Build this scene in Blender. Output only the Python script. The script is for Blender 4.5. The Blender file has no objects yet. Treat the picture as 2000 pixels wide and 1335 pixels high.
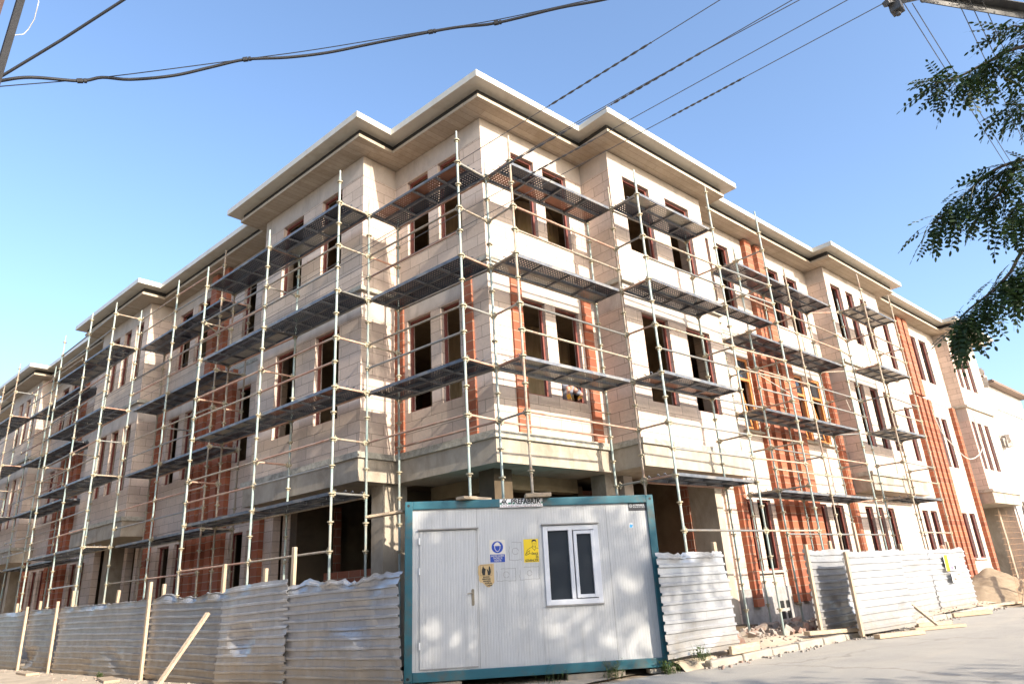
import bpy, bmesh, math, random
from mathutils import Vector, Matrix, noise
random.seed(7)
scene = bpy.context.scene
COL = scene.collection
PI = math.pi
H = 1.35                     # eye height
BETA = math.radians(-7.18)   # the left facade is turned 7 degrees past a right angle
CB, SB = math.cos(BETA), math.sin(BETA)

def RW(s, t, z): return Vector((s, -t, z))                                   # right facade: s along it, t out from it
def LW(s, t, z): return Vector((-t*CB + s*SB, t*SB + s*CB, z))               # left facade
def WW(x, y, z): return Vector((x, y, z))

# ------------------------------------------------------------------ materials
def new_mat(name):
    m = bpy.data.materials.new(name); m.use_nodes = True
    nt = m.node_tree
    return m, nt, nt.nodes['Principled BSDF']

def N(nt, kind, **kw):
    n = nt.nodes.new(kind)
    for k, v in kw.items():
        if k in n.inputs: n.inputs[k].default_value = v
        else: setattr(n, k, v)
    return n

def coords(nt, uv=False, scale=(1, 1, 1)):
    tc = N(nt, 'ShaderNodeTexCoord'); mp = N(nt, 'ShaderNodeMapping')
    mp.inputs['Scale'].default_value = scale
    nt.links.new(tc.outputs['UV' if uv else 'Object'], mp.inputs['Vector'])
    return mp.outputs['Vector']

def ramp(nt, fac, stops):
    r = N(nt, 'ShaderNodeValToRGB'); e = r.color_ramp.elements
    while len(e) < len(stops): e.new(0.5)
    for el, (p, c) in zip(e, stops):
        el.position = p; el.color = (c[0], c[1], c[2], 1)
    nt.links.new(fac, r.inputs['Fac'])
    return r.outputs['Color']

def mixc(nt, a, b, fac, mode='MIX'):
    m = N(nt, 'ShaderNodeMix', data_type='RGBA', blend_type=mode)
    for sock, v in ((m.inputs[0], fac), (m.inputs[6], a), (m.inputs[7], b)):
        if hasattr(v, 'links') or hasattr(v, 'is_linked'): nt.links.new(v, sock)
        elif isinstance(v, (int, float)): sock.default_value = v
        else: sock.default_value = (v[0], v[1], v[2], 1)
    return m.outputs[2]

def noise_tex(nt, vec, scale, detail=6, rough=0.6, dist=0.0):
    n = N(nt, 'ShaderNodeTexNoise'); n.inputs['Scale'].default_value = scale
    n.inputs['Detail'].default_value = detail; n.inputs['Roughness'].default_value = rough
    n.inputs['Distortion'].default_value = dist
    nt.links.new(vec, n.inputs['Vector'])
    return n.outputs['Fac']

def bump(nt, bs, height, strength, dist=0.02):
    b = N(nt, 'ShaderNodeBump'); b.inputs['Strength'].default_value = strength; b.inputs['Distance'].default_value = dist
    nt.links.new(height, b.inputs['Height']); nt.links.new(b.outputs['Normal'], bs.inputs['Normal'])

def mottled(name, c1, c2, scale=6, rough=0.8, metal=0.0, bmp=0.15, c3=None, scale3=1.3, fine=60, stretch=(1, 1, 1), rand=0.0):
    """two-tone mottled surface with an optional larger stain colour"""
    m, nt, bs = new_mat(name)
    v = coords(nt, scale=stretch)
    f = noise_tex(nt, v, scale)
    col = ramp(nt, f, [(0.32, c1), (0.68, c2)])
    if c3:
        f3 = noise_tex(nt, v, scale3, 8, 0.7, 0.4)
        k = ramp(nt, f3, [(0.5, (0, 0, 0)), (0.68, (1, 1, 1))])
        col = mixc(nt, col, c3, k)
    if rand:
        oi = N(nt, 'ShaderNodeObjectInfo')
        col = mixc(nt, col, ramp(nt, oi.outputs['Random'], [(0, (1-rand,)*3), (1, (1+rand*0.3,)*3)]), 1.0, 'MULTIPLY')
    nt.links.new(col, bs.inputs['Base Color'])
    bs.inputs['Roughness'].default_value = rough; bs.inputs['Metallic'].default_value = metal
    if bmp:
        bump(nt, bs, noise_tex(nt, v, fine, 4), bmp, 0.01)
    return m

def plain(name, c, rough=0.6, metal=0.0):
    m, nt, bs = new_mat(name)
    bs.inputs['Base Color'].default_value = (c[0], c[1], c[2], 1)
    bs.inputs['Roughness'].default_value = rough; bs.inputs['Metallic'].default_value = metal
    return m

def brick_mat(name, ca, cb, cm, bw, rh, mortar, dirt, dirt_amt=0.5, rough=0.9, bmp=0.5, cd=None, off=0.5):
    m, nt, bs = new_mat(name)
    v = coords(nt, uv=True)
    wob = noise_tex(nt, v, 3.0, 3)
    b = N(nt, 'ShaderNodeTexBrick')
    b.offset = off; b.squash = 1.0
    b.inputs['Scale'].default_value = 1.0; b.inputs['Brick Width'].default_value = bw; b.inputs['Row Height'].default_value = rh
    b.inputs['Mortar Size'].default_value = mortar; b.inputs['Mortar Smooth'].default_value = 0.2; b.inputs['Bias'].default_value = 0.0
    for k, c in (('Color1', ca), ('Color2', cb), ('Mortar', cm)): b.inputs[k].default_value = (c[0], c[1], c[2], 1)
    nt.links.new(v, b.inputs['Vector'])
    f = noise_tex(nt, v, 0.9, 9, 0.68, 0.5)
    k = ramp(nt, f, [(0.47, (0, 0, 0)), (0.75, (dirt_amt,)*3)])
    col = mixc(nt, b.outputs['Color'], dirt, k)
    f2 = noise_tex(nt, v, 14, 5, 0.7)
    col = mixc(nt, col, ramp(nt, f2, [(0.3, (0.86,)*3), (0.7, (1.08,)*3)]), 0.8, 'MULTIPLY')
    if cd:                                        # scuffs and mortar smears with a hard edge
        f3 = noise_tex(nt, v, 3.1, 10, 0.75, 1.2)
        col = mixc(nt, col, cd, ramp(nt, f3, [(0.62, (0, 0, 0)), (0.66, (0.7,)*3)]))
    nt.links.new(col, bs.inputs['Base Color']); bs.inputs['Roughness'].default_value = rough
    hmix = N(nt, 'ShaderNodeMath', operation='MULTIPLY_ADD')
    nt.links.new(f2, hmix.inputs[0]); hmix.inputs[1].default_value = 0.25
    inv = N(nt, 'ShaderNodeMath', operation='SUBTRACT'); inv.inputs[0].default_value = 1.0
    nt.links.new(b.outputs['Fac'], inv.inputs[1]); nt.links.new(inv.outputs[0], hmix.inputs[2])
    bump(nt, bs, hmix.outputs[0], bmp, 0.008)
    return m

MT = {}
MT['aac'] = brick_mat('aerated_block', (0.62, 0.495, 0.405), (0.51, 0.40, 0.325), (0.21, 0.165, 0.13), 0.6, 0.25, 0.006, (0.44, 0.355, 0.285), 0.6, cd=(0.36, 0.325, 0.28))
MT['brick'] = brick_mat('clay_brick', (0.36, 0.125, 0.066), (0.25, 0.078, 0.042), (0.36, 0.25, 0.185), 0.42, 0.20, 0.010, (0.33, 0.20, 0.14), 0.35, bmp=0.8, cd=(0.36, 0.27, 0.21))
MT['pier'] = brick_mat('stacked_clay_brick', (0.38, 0.118, 0.055), (0.23, 0.065, 0.032), (0.34, 0.22, 0.15), 0.55, 0.20, 0.011, (0.33, 0.20, 0.14), 0.4, bmp=1.0, cd=(0.40, 0.30, 0.235), off=0.0)
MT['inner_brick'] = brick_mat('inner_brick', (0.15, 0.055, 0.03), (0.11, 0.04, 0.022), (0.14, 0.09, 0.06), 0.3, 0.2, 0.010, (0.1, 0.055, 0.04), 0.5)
MT['concrete'] = mottled('raw_concrete', (0.31, 0.26, 0.20), (0.43, 0.365, 0.285), 3, 0.9, 0, 0.35, (0.23, 0.185, 0.135), 1.1, 40, (1, 1, 0.6))
MT['lintel'] = mottled('pale_concrete', (0.41, 0.345, 0.29), (0.49, 0.415, 0.35), 4, 0.85, 0, 0.2, (0.33, 0.28, 0.235), 1.5, 45, (1, 1, 0.5))
MT['rough_concrete'] = mottled('rough_cast_concrete', (0.27, 0.25, 0.20), (0.50, 0.46, 0.38), 9, 0.95, 0, 0.9, (0.22, 0.20, 0.17), 2.5, 24)
MT['soffit'] = brick_mat('board_marked_concrete', (0.47, 0.395, 0.305), (0.39, 0.32, 0.24), (0.22, 0.17, 0.115), 2.4, 0.16, 0.004, (0.27, 0.205, 0.13), 0.75, bmp=0.3, cd=(0.33, 0.27, 0.20))
MT['inner_shade'] = mottled('shade_toned_inner_concrete', (0.07, 0.048, 0.028), (0.11, 0.078, 0.045), 2, 0.95, 0, 0.2, (0.05, 0.033, 0.02), 0.8, 30)  # darkened copy of inner concrete, ground floor shade put into its colour
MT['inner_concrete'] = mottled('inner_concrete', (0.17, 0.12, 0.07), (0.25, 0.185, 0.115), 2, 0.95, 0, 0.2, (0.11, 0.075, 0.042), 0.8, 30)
MT['plaster_grey'] = mottled('grey_cement_render', (0.27, 0.25, 0.235), (0.40, 0.38, 0.36), 7, 0.95, 0, 0.6, (0.22, 0.21, 0.2), 1.2, 50)
MT['gutter'] = mottled('cream_coated_sheet', (0.52, 0.49, 0.415), (0.57, 0.54, 0.46), 1.0, 0.35, 0, 0.0, (0.45, 0.405, 0.32), 2.0, 60, (1, 1, 0.25))
MT['pole_edge_shade'] = mottled('shade_toned_pole_edge', (0.012, 0.012, 0.014), (0.022, 0.021, 0.024), 6, 0.7)  # edge colour darkened to carry the shade on the pole
MT['core'] = mottled('board_marked_core_wall', (0.46, 0.34, 0.19), (0.60, 0.46, 0.28), 3, 0.95, 0, 0.3, (0.30, 0.21, 0.11), 1.2, 30, (4, 4, 0.5))
MT['gap_shade'] = plain('painted_gap_shade', (0.03, 0.028, 0.026), 0.9)
MT['redframe'] = mottled('red_oxide_steel', (0.165, 0.043, 0.032), (0.23, 0.065, 0.047), 8, 0.55, 0, 0.1)
MT['oak'] = mottled('golden_oak_profile', (0.46, 0.17, 0.05), (0.58, 0.24, 0.08), 12, 0.4, 0, 0.05, stretch=(6, 6, 0.6))
m, nt, bs = new_mat('window_glass'); MT['glass'] = m
bs.inputs['Base Color'].default_value = (0.03, 0.035, 0.04, 1); bs.inputs['Roughness'].default_value = 0.04
bs.inputs['Specular IOR Level'].default_value = 0.8
MT['post'] = mottled('worn_green_tube', (0.23, 0.325, 0.305), (0.42, 0.455, 0.41), 5, 0.55, 0.1, 0.12, (0.38, 0.31, 0.225), 2.2, 60, (3, 3, 1), 0.25)
MT['post_rust'] = mottled('rusty_dusty_tube', (0.31, 0.25, 0.18), (0.43, 0.375, 0.295), 6, 0.65, 0.1, 0.15, (0.26, 0.13, 0.075), 2.5, 60, (3, 3, 1), 0.2)
MT['rail'] = mottled('galvanised_tube', (0.22, 0.23, 0.23), (0.38, 0.36, 0.315), 4, 0.5, 0.35, 0.1, (0.33, 0.25, 0.18), 1.8, 50, (1, 1, 3), 0.35)
MT['rail_rust'] = mottled('red_rust_tube', (0.42, 0.215, 0.14), (0.54, 0.34, 0.25), 6, 0.7, 0.1, 0.15, (0.60, 0.50, 0.38), 2.0, 50, (1, 1, 3), 0.3)
MT['coupler'] = mottled('weathered_coupler', (0.30, 0.255, 0.17), (0.42, 0.36, 0.25), 20, 0.6, 0.3, 0.2)
MT['plank'] = mottled('galvanised_plank_edge', (0.10, 0.11, 0.13), (0.22, 0.225, 0.235), 5, 0.5, 0.45, 0.1, (0.36, 0.32, 0.27), 1.4, 40, (1, 1, 1), 0.3)

def perforated(name, c1, c2):
    m, nt, bs = new_mat(name)
    v = coords(nt, uv=True)
    sx = N(nt, 'ShaderNodeSeparateXYZ'); nt.links.new(v, sx.inputs[0])
    def cell(sock, pitch, off=0.0):
        a = N(nt, 'ShaderNodeMath', operation='MULTIPLY_ADD'); nt.links.new(sock, a.inputs[0]); a.inputs[1].default_value = 1/pitch; a.inputs[2].default_value = off
        f = N(nt, 'ShaderNodeMath', operation='FRACT'); nt.links.new(a.outputs[0], f.inputs[0])
        s = N(nt, 'ShaderNodeMath', operation='SUBTRACT'); nt.links.new(f.outputs[0], s.inputs[0]); s.inputs[1].default_value = 0.5
        q = N(nt, 'ShaderNodeMath', operation='POWER'); nt.links.new(s.outputs[0], q.inputs[0]); q.inputs[1].default_value = 2
        return q.outputs[0]
    ad = N(nt, 'ShaderNodeMath', operation='ADD'); nt.links.new(cell(sx.outputs[0], 0.07), ad.inputs[0]); nt.links.new(cell(sx.outputs[1], 0.06), ad.inputs[1])
    lt = N(nt, 'ShaderNodeMath', operation='LESS_THAN'); nt.links.new(ad.outputs[0], lt.inputs[0]); lt.inputs[1].default_value = 0.022
    tr = N(nt, 'ShaderNodeBsdfTransparent'); mx = N(nt, 'ShaderNodeMixShader')
    nt.links.new(lt.outputs[0], mx.inputs[0]); nt.links.new(bs.outputs[0], mx.inputs[1]); nt.links.new(tr.outputs[0], mx.inputs[2])
    nt.links.new(mx.outputs[0], nt.nodes['Material Output'].inputs['Surface'])
    col = ramp(nt, noise_tex(nt, v, 3.0), [(0.3, c1), (0.7, c2)])
    nt.links.new(col, bs.inputs['Base Color']); bs.inputs['Roughness'].default_value = 0.5; bs.inputs['Metallic'].default_value = 0.3
    return m
MT['perf'] = perforated('perforated_steel_plank', (0.020, 0.026, 0.042), (0.045, 0.052, 0.072))
MT['perf_rust'] = perforated('rusty_perforated_plank', (0.17, 0.07, 0.04), (0.26, 0.115, 0.07))
MT['perf_light'] = perforated('dusty_perforated_plank', (0.20, 0.195, 0.17), (0.30, 0.29, 0.25))

def sheet_mat(name, lo, hi, dirt, dirt_hi, metal):
    m, nt, bs = new_mat(name)
    v = coords(nt)
    sx = N(nt, 'ShaderNodeSeparateXYZ'); nt.links.new(v, sx.inputs[0])
    n1 = noise_tex(nt, v, 2.2, 9, 0.65, 0.6)
    col = ramp(nt, n1, [(0.3, (lo, lo, lo*1.03)), (0.7, (hi, hi, hi))])
    a = N(nt, 'ShaderNodeMath', operation='MULTIPLY_ADD'); nt.links.new(sx.outputs[2], a.inputs[0]); a.inputs[1].default_value = -0.75; a.inputs[2].default_value = dirt_hi
    n2 = noise_tex(nt, v, 4.0, 6)
    ad = N(nt, 'ShaderNodeMath', operation='ADD', use_clamp=True); nt.links.new(a.outputs[0], ad.inputs[0]); nt.links.new(n2, ad.inputs[1])
    k = ramp(nt, ad.outputs[0], [(0.55, (0, 0, 0)), (1.0, (0.75,)*3)])
    col = mixc(nt, col, dirt, k)
    st = noise_tex(nt, coords(nt, scale=(9, 9, 0.5)), 2.0, 6, 0.7)
    col = mixc(nt, col, (lo*0.75, lo*0.75, lo*0.78), ramp(nt, st, [(0.56, (0, 0, 0)), (0.72, (0.6,)*3)]))
    oi = N(nt, 'ShaderNodeObjectInfo'); col = mixc(nt, col, ramp(nt, oi.outputs['Random'], [(0, (0.74,)*3), (1, (1.12,)*3)]), 1.0, 'MULTIPLY')
    nt.links.new(col, bs.inputs['Base Color'])
    bs.inputs['Metallic'].default_value = metal
    rr = ramp(nt, n2, [(0.3, (0.30,)*3), (0.75, (0.55,)*3)]); nt.links.new(rr, bs.inputs['Roughness'])
    bump(nt, bs, noise_tex(nt, v, 7, 4), 0.25, 0.02)
    return m
MT['sheet_new'] = sheet_mat('bright_galvanised_sheet', 0.36, 0.48, (0.36, 0.31, 0.25), 0.40, 0.45)
MT['sheet'] = sheet_mat('weathered_galvanised_sheet', 0.34, 0.50, (0.40, 0.33, 0.24), 0.62, 0.5)
MT['timber'] = mottled('weathered_timber', (0.42, 0.31, 0.20), (0.58, 0.45, 0.31), 5, 0.85, 0, 0.3, (0.33, 0.26, 0.19), 1.5, 50, (6, 6, 1), 0.2)
MT['timber_h'] = mottled('dusty_timber_plank', (0.40, 0.29, 0.18), (0.54, 0.42, 0.29), 6, 0.85, 0, 0.3, (0.34, 0.27, 0.2), 1.5, 50, (1, 6, 6), 0.2)
MT['teal'] = mottled('teal_painted_steel', (0.013, 0.098, 0.128), (0.02, 0.122, 0.15), 3, 0.45, 0, 0.03, (0.075, 0.085, 0.075), 3.2)
def panel_mat():
    m, nt, bs = new_mat('white_ribbed_sandwich_panel')
    v = coords(nt)
    n1 = noise_tex(nt, v, 1.4, 8, 0.65, 0.4)
    col = ramp(nt, n1, [(0.3, (0.49, 0.487, 0.47)), (0.7, (0.55, 0.546, 0.53))])
    st = noise_tex(nt, coords(nt, scale=(14, 14, 0.5)), 1.5, 6, 0.7)
    col = mixc(nt, col, (0.38, 0.37, 0.34), ramp(nt, st, [(0.5, (0, 0, 0)), (0.75, (0.6,)*3)]))
    nt.links.new(col, bs.inputs['Base Color']); bs.inputs['Roughness'].default_value = 0.42
    return m
MT['panel'] = panel_mat()
MT['upvc'] = mottled('white_window_profile', (0.62, 0.63, 0.65), (0.68, 0.68, 0.69), 2, 0.3, 0, 0.0)
MT['black'] = plain('hole_shade_black', (0.012, 0.012, 0.012), 0.6)  # flat black painted for the shade inside bolt and vent holes
MT['brass'] = plain('worn_handle_metal', (0.25, 0.21, 0.15), 0.4, 0.6)
MT['signwhite'] = mottled('faded_sign_board', (0.62, 0.57, 0.47), (0.68, 0.64, 0.55), 5, 0.5, 0, 0)
MT['signblue'] = plain('sign_blue', (0.012, 0.055, 0.34), 0.4)
MT['signyellow'] = plain('sign_yellow', (0.80, 0.56, 0.01), 0.4)
MT['signtan'] = mottled('browned_sign_board', (0.50, 0.335, 0.14), (0.58, 0.41, 0.20), 6, 0.55, 0, 0)
MT['ink'] = plain('black_print', (0.015, 0.014, 0.013), 0.5)
MT['paper'] = plain('white_print', (0.78, 0.77, 0.74), 0.5)
MT['green'] = plain('green_print', (0.01, 0.16, 0.09), 0.5)
MT['maroon'] = plain('maroon_print', (0.22, 0.03, 0.05), 0.5)
MT['plate_black'] = plain('black_plate', (0.025, 0.025, 0.03), 0.4)
MT['plate_grey'] = plain('grey_print', (0.40, 0.41, 0.43), 0.4)
MT['bluepaper'] = plain('blue_sticker', (0.05, 0.42, 0.75), 0.5)
MT['residue'] = plain('glue_residue', (0.30, 0.285, 0.26), 0.8)
def road_mat():
    m, nt, bs = new_mat('dusty_worn_road')
    v = coords(nt)
    col = ramp(nt, noise_tex(nt, v, 0.5, 9, 0.7, 0.5), [(0.3, (0.34, 0.315, 0.275)), (0.7, (0.46, 0.42, 0.355))])
    col = mixc(nt, col, (0.50, 0.44, 0.35), ramp(nt, noise_tex(nt, coords(nt, scale=(0.25, 1.6, 1)), 1.0, 8, 0.7, 0.6), [(0.5, (0, 0, 0)), (0.75, (0.7,)*3)]))
    sp = noise_tex(nt, v, 90, 3, 0.8)
    col = mixc(nt, col, ramp(nt, sp, [(0.35, (0.62,)*3), (0.65, (1.15,)*3)]), 1.0, 'MULTIPLY')
    wv = N(nt, 'ShaderNodeVectorMath', operation='ADD'); nw = N(nt, 'ShaderNodeTexNoise'); nw.inputs['Scale'].default_value = 1.5; nw.inputs['Detail'].default_value = 5
    nt.links.new(v, nw.inputs['Vector']); nt.links.new(v, wv.inputs[0]); nt.links.new(nw.outputs['Color'], wv.inputs[1])
    vo = N(nt, 'ShaderNodeTexVoronoi', feature='DISTANCE_TO_EDGE'); vo.inputs['Scale'].default_value = 0.21; nt.links.new(wv.outputs[0], vo.inputs['Vector'])
    col = mixc(nt, (0.27, 0.245, 0.205), col, ramp(nt, vo.outputs['Distance'], [(0.002, (0, 0, 0)), (0.008, (1, 1, 1))]))
    nt.links.new(col, bs.inputs['Base Color']); bs.inputs['Roughness'].default_value = 0.95
    bump(nt, bs, sp, 0.6, 0.01)
    return m
MT['asphalt'] = road_mat()
MT['dirt'] = mottled('sandy_dirt', (0.42, 0.335, 0.24), (0.54, 0.44, 0.32), 3, 1.0, 0, 0.9, (0.36, 0.29, 0.21), 1.2, 60)
MT['kerb'] = mottled('kerb_concrete', (0.28, 0.25, 0.205), (0.37, 0.33, 0.27), 6, 0.95, 0, 0.7, (0.30, 0.235, 0.165), 1.5, 60)
MT['sand'] = mottled('sand_heap', (0.27, 0.20, 0.13), (0.35, 0.27, 0.18), 5, 1.0, 0, 1.0, (0.22, 0.16, 0.10), 1.5, 70)
MT['rubble'] = mottled('broken_masonry', (0.24, 0.20, 0.17), (0.38, 0.33, 0.28), 7, 0.95, 0, 0.5, (0.30, 0.12, 0.07), 2.0, 40)
MT['wire'] = plain('black_cable', (0.02, 0.02, 0.022), 0.6)
MT['wire_grey'] = plain('aluminium_conductor', (0.16, 0.15, 0.14), 0.5, 0.4)
MT['steel'] = mottled('grey_angle_steel', (0.11, 0.105, 0.10), (0.17, 0.16, 0.15), 6, 0.6, 0.3, 0.15)
MT['rustpole'] = mottled('flaking_red_brown_steel', (0.065, 0.034, 0.031), (0.085, 0.046, 0.042), 6, 0.7, 0.0, 0.3, (0.045, 0.024, 0.016), 3, 50)
MT['rebar'] = mottled('rusty_rebar', (0.40, 0.22, 0.12), (0.50, 0.30, 0.17), 10, 0.8, 0, 0.2)
MT['bark'] = mottled('grey_brown_bark', (0.09, 0.07, 0.05), (0.16, 0.125, 0.095), 9, 0.95, 0, 0.9, None, 1, 30, (3, 3, 0.6))
def leaf_mat(name, c1, c2):
    m, nt, bs = new_mat(name)
    v = coords(nt)
    col = ramp(nt, noise_tex(nt, v, 3.5, 3), [(0.3, c1), (0.7, c2)])
    nt.links.new(col, bs.inputs['Base Color']); bs.inputs['Roughness'].default_value = 0.5
    tl = N(nt, 'ShaderNodeBsdfTranslucent'); nt.links.new(col, tl.inputs['Color'])
    mx = N(nt, 'ShaderNodeMixShader'); mx.inputs[0].default_value = 0.3
    nt.links.new(bs.outputs[0], mx.inputs[1]); nt.links.new(tl.outputs[0], mx.inputs[2])
    nt.links.new(mx.outputs[0], nt.nodes['Material Output'].inputs['Surface'])
    return m
MT['leaf'] = leaf_mat('robinia_leaf', (0.018, 0.040, 0.009), (0.046, 0.085, 0.018))
MT['weed'] = leaf_mat('weed_leaf', (0.05, 0.09, 0.02), (0.11, 0.15, 0.04))
MT['skin'] = plain('skin', (0.50, 0.26, 0.18), 0.55)
MT['shirt'] = plain('white_cloth', (0.72, 0.71, 0.70), 0.9)
MT['trouser'] = plain('grey_work_cloth', (0.22, 0.235, 0.28), 0.9)
MT['orange'] = mottled('orange_rubber_glove', (0.75, 0.30, 0.03), (0.85, 0.50, 0.06), 40, 0.6, 0, 0)
MT['hair'] = plain('short_dark_hair', (0.03, 0.022, 0.018), 0.8)
MT['whitewall'] = mottled('white_plaster', (0.74, 0.72, 0.68), (0.80, 0.78, 0.75), 2, 0.9, 0, 0.1, (0.68, 0.66, 0.6), 1)
MT['mural_green'] = plain('mural_green', (0.35, 0.55, 0.28), 0.9)
MT['mural_yellow'] = plain('mural_yellow', (0.72, 0.66, 0.38), 0.9)
MT['mural_grey'] = plain('mural_grey', (0.62, 0.63, 0.63), 0.9)
MT['tile'] = mottled('brown_roof_tile', (0.16, 0.11, 0.08), (0.24, 0.16, 0.115), 8, 0.85, 0, 0.5)

# ------------------------------------------------------------------ mesh builder
class MB:
    """collects faces in a local (s, t, z) frame; box-mapped UVs in metres; build() links ONE mesh object"""
    def __init__(s, W=WW): s.v = []; s.f = []; s.mi = []; s.W = W; s.smooth = False
    def quad(s, *p, mi=0):
        n = len(s.v); s.v += [tuple(q) for q in p]; s.f.append(tuple(range(n, n+len(p)))); s.mi.append(mi)
    def box(s, a0, a1, b0, b1, c0, c1, mi=0):
        n = len(s.v)
        s.v += [(a0,b0,c0),(a1,b0,c0),(a1,b1,c0),(a0,b1,c0),(a0,b0,c1),(a1,b0,c1),(a1,b1,c1),(a0,b1,c1)]
        for q in ((0,3,2,1),(4,5,6,7),(0,1,5,4),(1,2,6,5),(2,3,7,6),(3,0,4,7)):
            s.f.append(tuple(n+i for i in q)); s.mi.append(mi)
    def obox(s, c, ax, ay, az, hx, hy, hz, mi=0):
        n = len(s.v); c = Vector(c)
        for dz in (-1, 1):
            for dx, dy in ((-1,-1),(1,-1),(1,1),(-1,1)):
                s.v.append(tuple(c + ax*dx*hx + ay*dy*hy + az*dz*hz))
        for q in ((0,3,2,1),(4,5,6,7),(0,1,5,4),(1,2,6,5),(2,3,7,6),(3,0,4,7)):
            s.f.append(tuple(n+i for i in q)); s.mi.append(mi)
    def bar(s, p, q, w, h, mi=0, up=Vector((0, 0, 1))):
        p = Vector(p); q = Vector(q); d = (q-p); L = d.length; d.normalize()
        x = d.cross(up)
        if x.length < 1e-3: x = Vector((1, 0, 0))
        x.normalize(); y = x.cross(d)
        s.obox((p+q)/2, d, x, y, L/2, w/2, h/2, mi)
    def tube(s, pts, r, n=8, mi=0, caps=True, rs=None):
        pts = [Vector(p) for p in pts]; base = len(s.v); k = len(pts)
        prevx = None
        for i, p in enumerate(pts):
            d = (pts[min(i+1, k-1)] - pts[max(i-1, 0)]).normalized()
            x = d.cross(Vector((0, 0, 1))) if abs(d.z) < 0.95 else d.cross(Vector((0, 1, 0)))
            if prevx is not None:
                x = prevx - d*prevx.dot(d)
            x.normalize(); prevx = x; y = d.cross(x)
            rr = rs[i] if rs else r
            for j in range(n):
                a = 2*PI*j/n
                s.v.append(tuple(p + x*math.cos(a)*rr + y*math.sin(a)*rr))
        for i in range(k-1):
            for j in range(n):
                a = base+i*n+j; b = base+i*n+(j+1) % n
                s.f.append((a, b, b+n, a+n)); s.mi.append(mi)
        if caps:
            s.f.append(tuple(base+j for j in reversed(range(n)))); s.mi.append(mi)
            s.f.append(tuple(base+(k-1)*n+j for j in range(n))); s.mi.append(mi)
    def disc(s, c, r, h, n=10, mi=0):
        c = Vector(c); s.tube([c-Vector((0, 0, h/2)), c+Vector((0, 0, h/2))], r, n, mi)
    def prism(s, poly, z0, z1, mi=0):
        n = len(s.v); k = len(poly)
        s.v += [(p[0], p[1], z0) for p in poly] + [(p[0], p[1], z1) for p in poly]
        s.f.append(tuple(n+i for i in reversed(range(k)))); s.f.append(tuple(n+k+i for i in range(k))); s.mi += [mi, mi]
        for i in range(k):
            j = (i+1) % k; s.f.append((n+i, n+j, n+k+j, n+k+i)); s.mi.append(mi)
    def build(s, name, mats, parent=None, origin=None, recalc=True, du=0.0):
        if not isinstance(mats, (list, tuple)): mats = [mats]
        me = bpy.data.meshes.new(name); bm = bmesh.new()
        loc = [Vector(p) for p in s.v]
        vs = [bm.verts.new(s.W(*p)) for p in s.v]
        uvl = bm.loops.layers.uv.new('UVMap')
        for f, mi in zip(s.f, s.mi):
            try: face = bm.faces.new([vs[i] for i in f])
            except ValueError: continue
            face.material_index = mi; face.smooth = s.smooth
            p = [loc[i] for i in f]
            nrm = Vector((0, 0, 0))
            for i in range(len(p)):
                a, b = p[i], p[(i+1) % len(p)]
                nrm += Vector(((a.y-b.y)*(a.z+b.z), (a.z-b.z)*(a.x+b.x), (a.x-b.x)*(a.y+b.y)))
            ax = max(range(3), key=lambda i: abs(nrm[i]))
            for lp, q in zip(face.loops, p):
                if ax == 0: uv = (q.y, q.z)
                elif ax == 1: uv = (q.x+du, q.z)
                else: uv = (q.x, q.y)
                lp[uvl].uv = uv
        if recalc: bmesh.ops.recalc_face_normals(bm, faces=bm.faces)
        ng = [f for f in bm.faces if len(f.verts) > 4]
        if ng: bmesh.ops.triangulate(bm, faces=ng)
        o = Vector(origin) if origin is not None else None
        if o is not None:
            for v_ in bm.verts: v_.co -= o
        bm.to_mesh(me); bm.free()
        for m_ in mats: me.materials.append(m_)
        ob = bpy.data.objects.new(name, me); COL.objects.link(ob)
        if parent is not None:
            ob.parent = parent
            if o is not None: ob.location = o - parent_world(parent)
            else: ob.location = -parent_world(parent)
        elif o is not None: ob.location = o
        return ob

def parent_world(p):
    v = Vector((0, 0, 0))
    while p is not None: v += p.location; p = p.parent
    return v

def tag(o, label=None, cat=None, group=None, kind=None):
    if label: o['label'] = label
    if cat: o['category'] = cat
    if group: o['group'] = group
    if kind: o['kind'] = kind
    return o
def thing(name, loc, label, cat, group=None):
    o = bpy.data.objects.new(name, None); COL.objects.link(o); o.location = loc; o.empty_display_size = 0.2
    return tag(o, label, cat, group)
# camera constants used by the whole scene
CAM_P = Vector((-8.089, -9.388, H)); FPX = 1344.6
CAM_M = (Matrix.Rotation(math.radians(-42.5074), 3, 'Z') @ Matrix.Rotation(math.radians(109.6944), 3, 'X') @ Matrix.Rotation(math.radians(-3.6523), 3, 'Z'))
SUN_E, SKY_S, EXPO = 3.4, 0.15, 1.42
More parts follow.
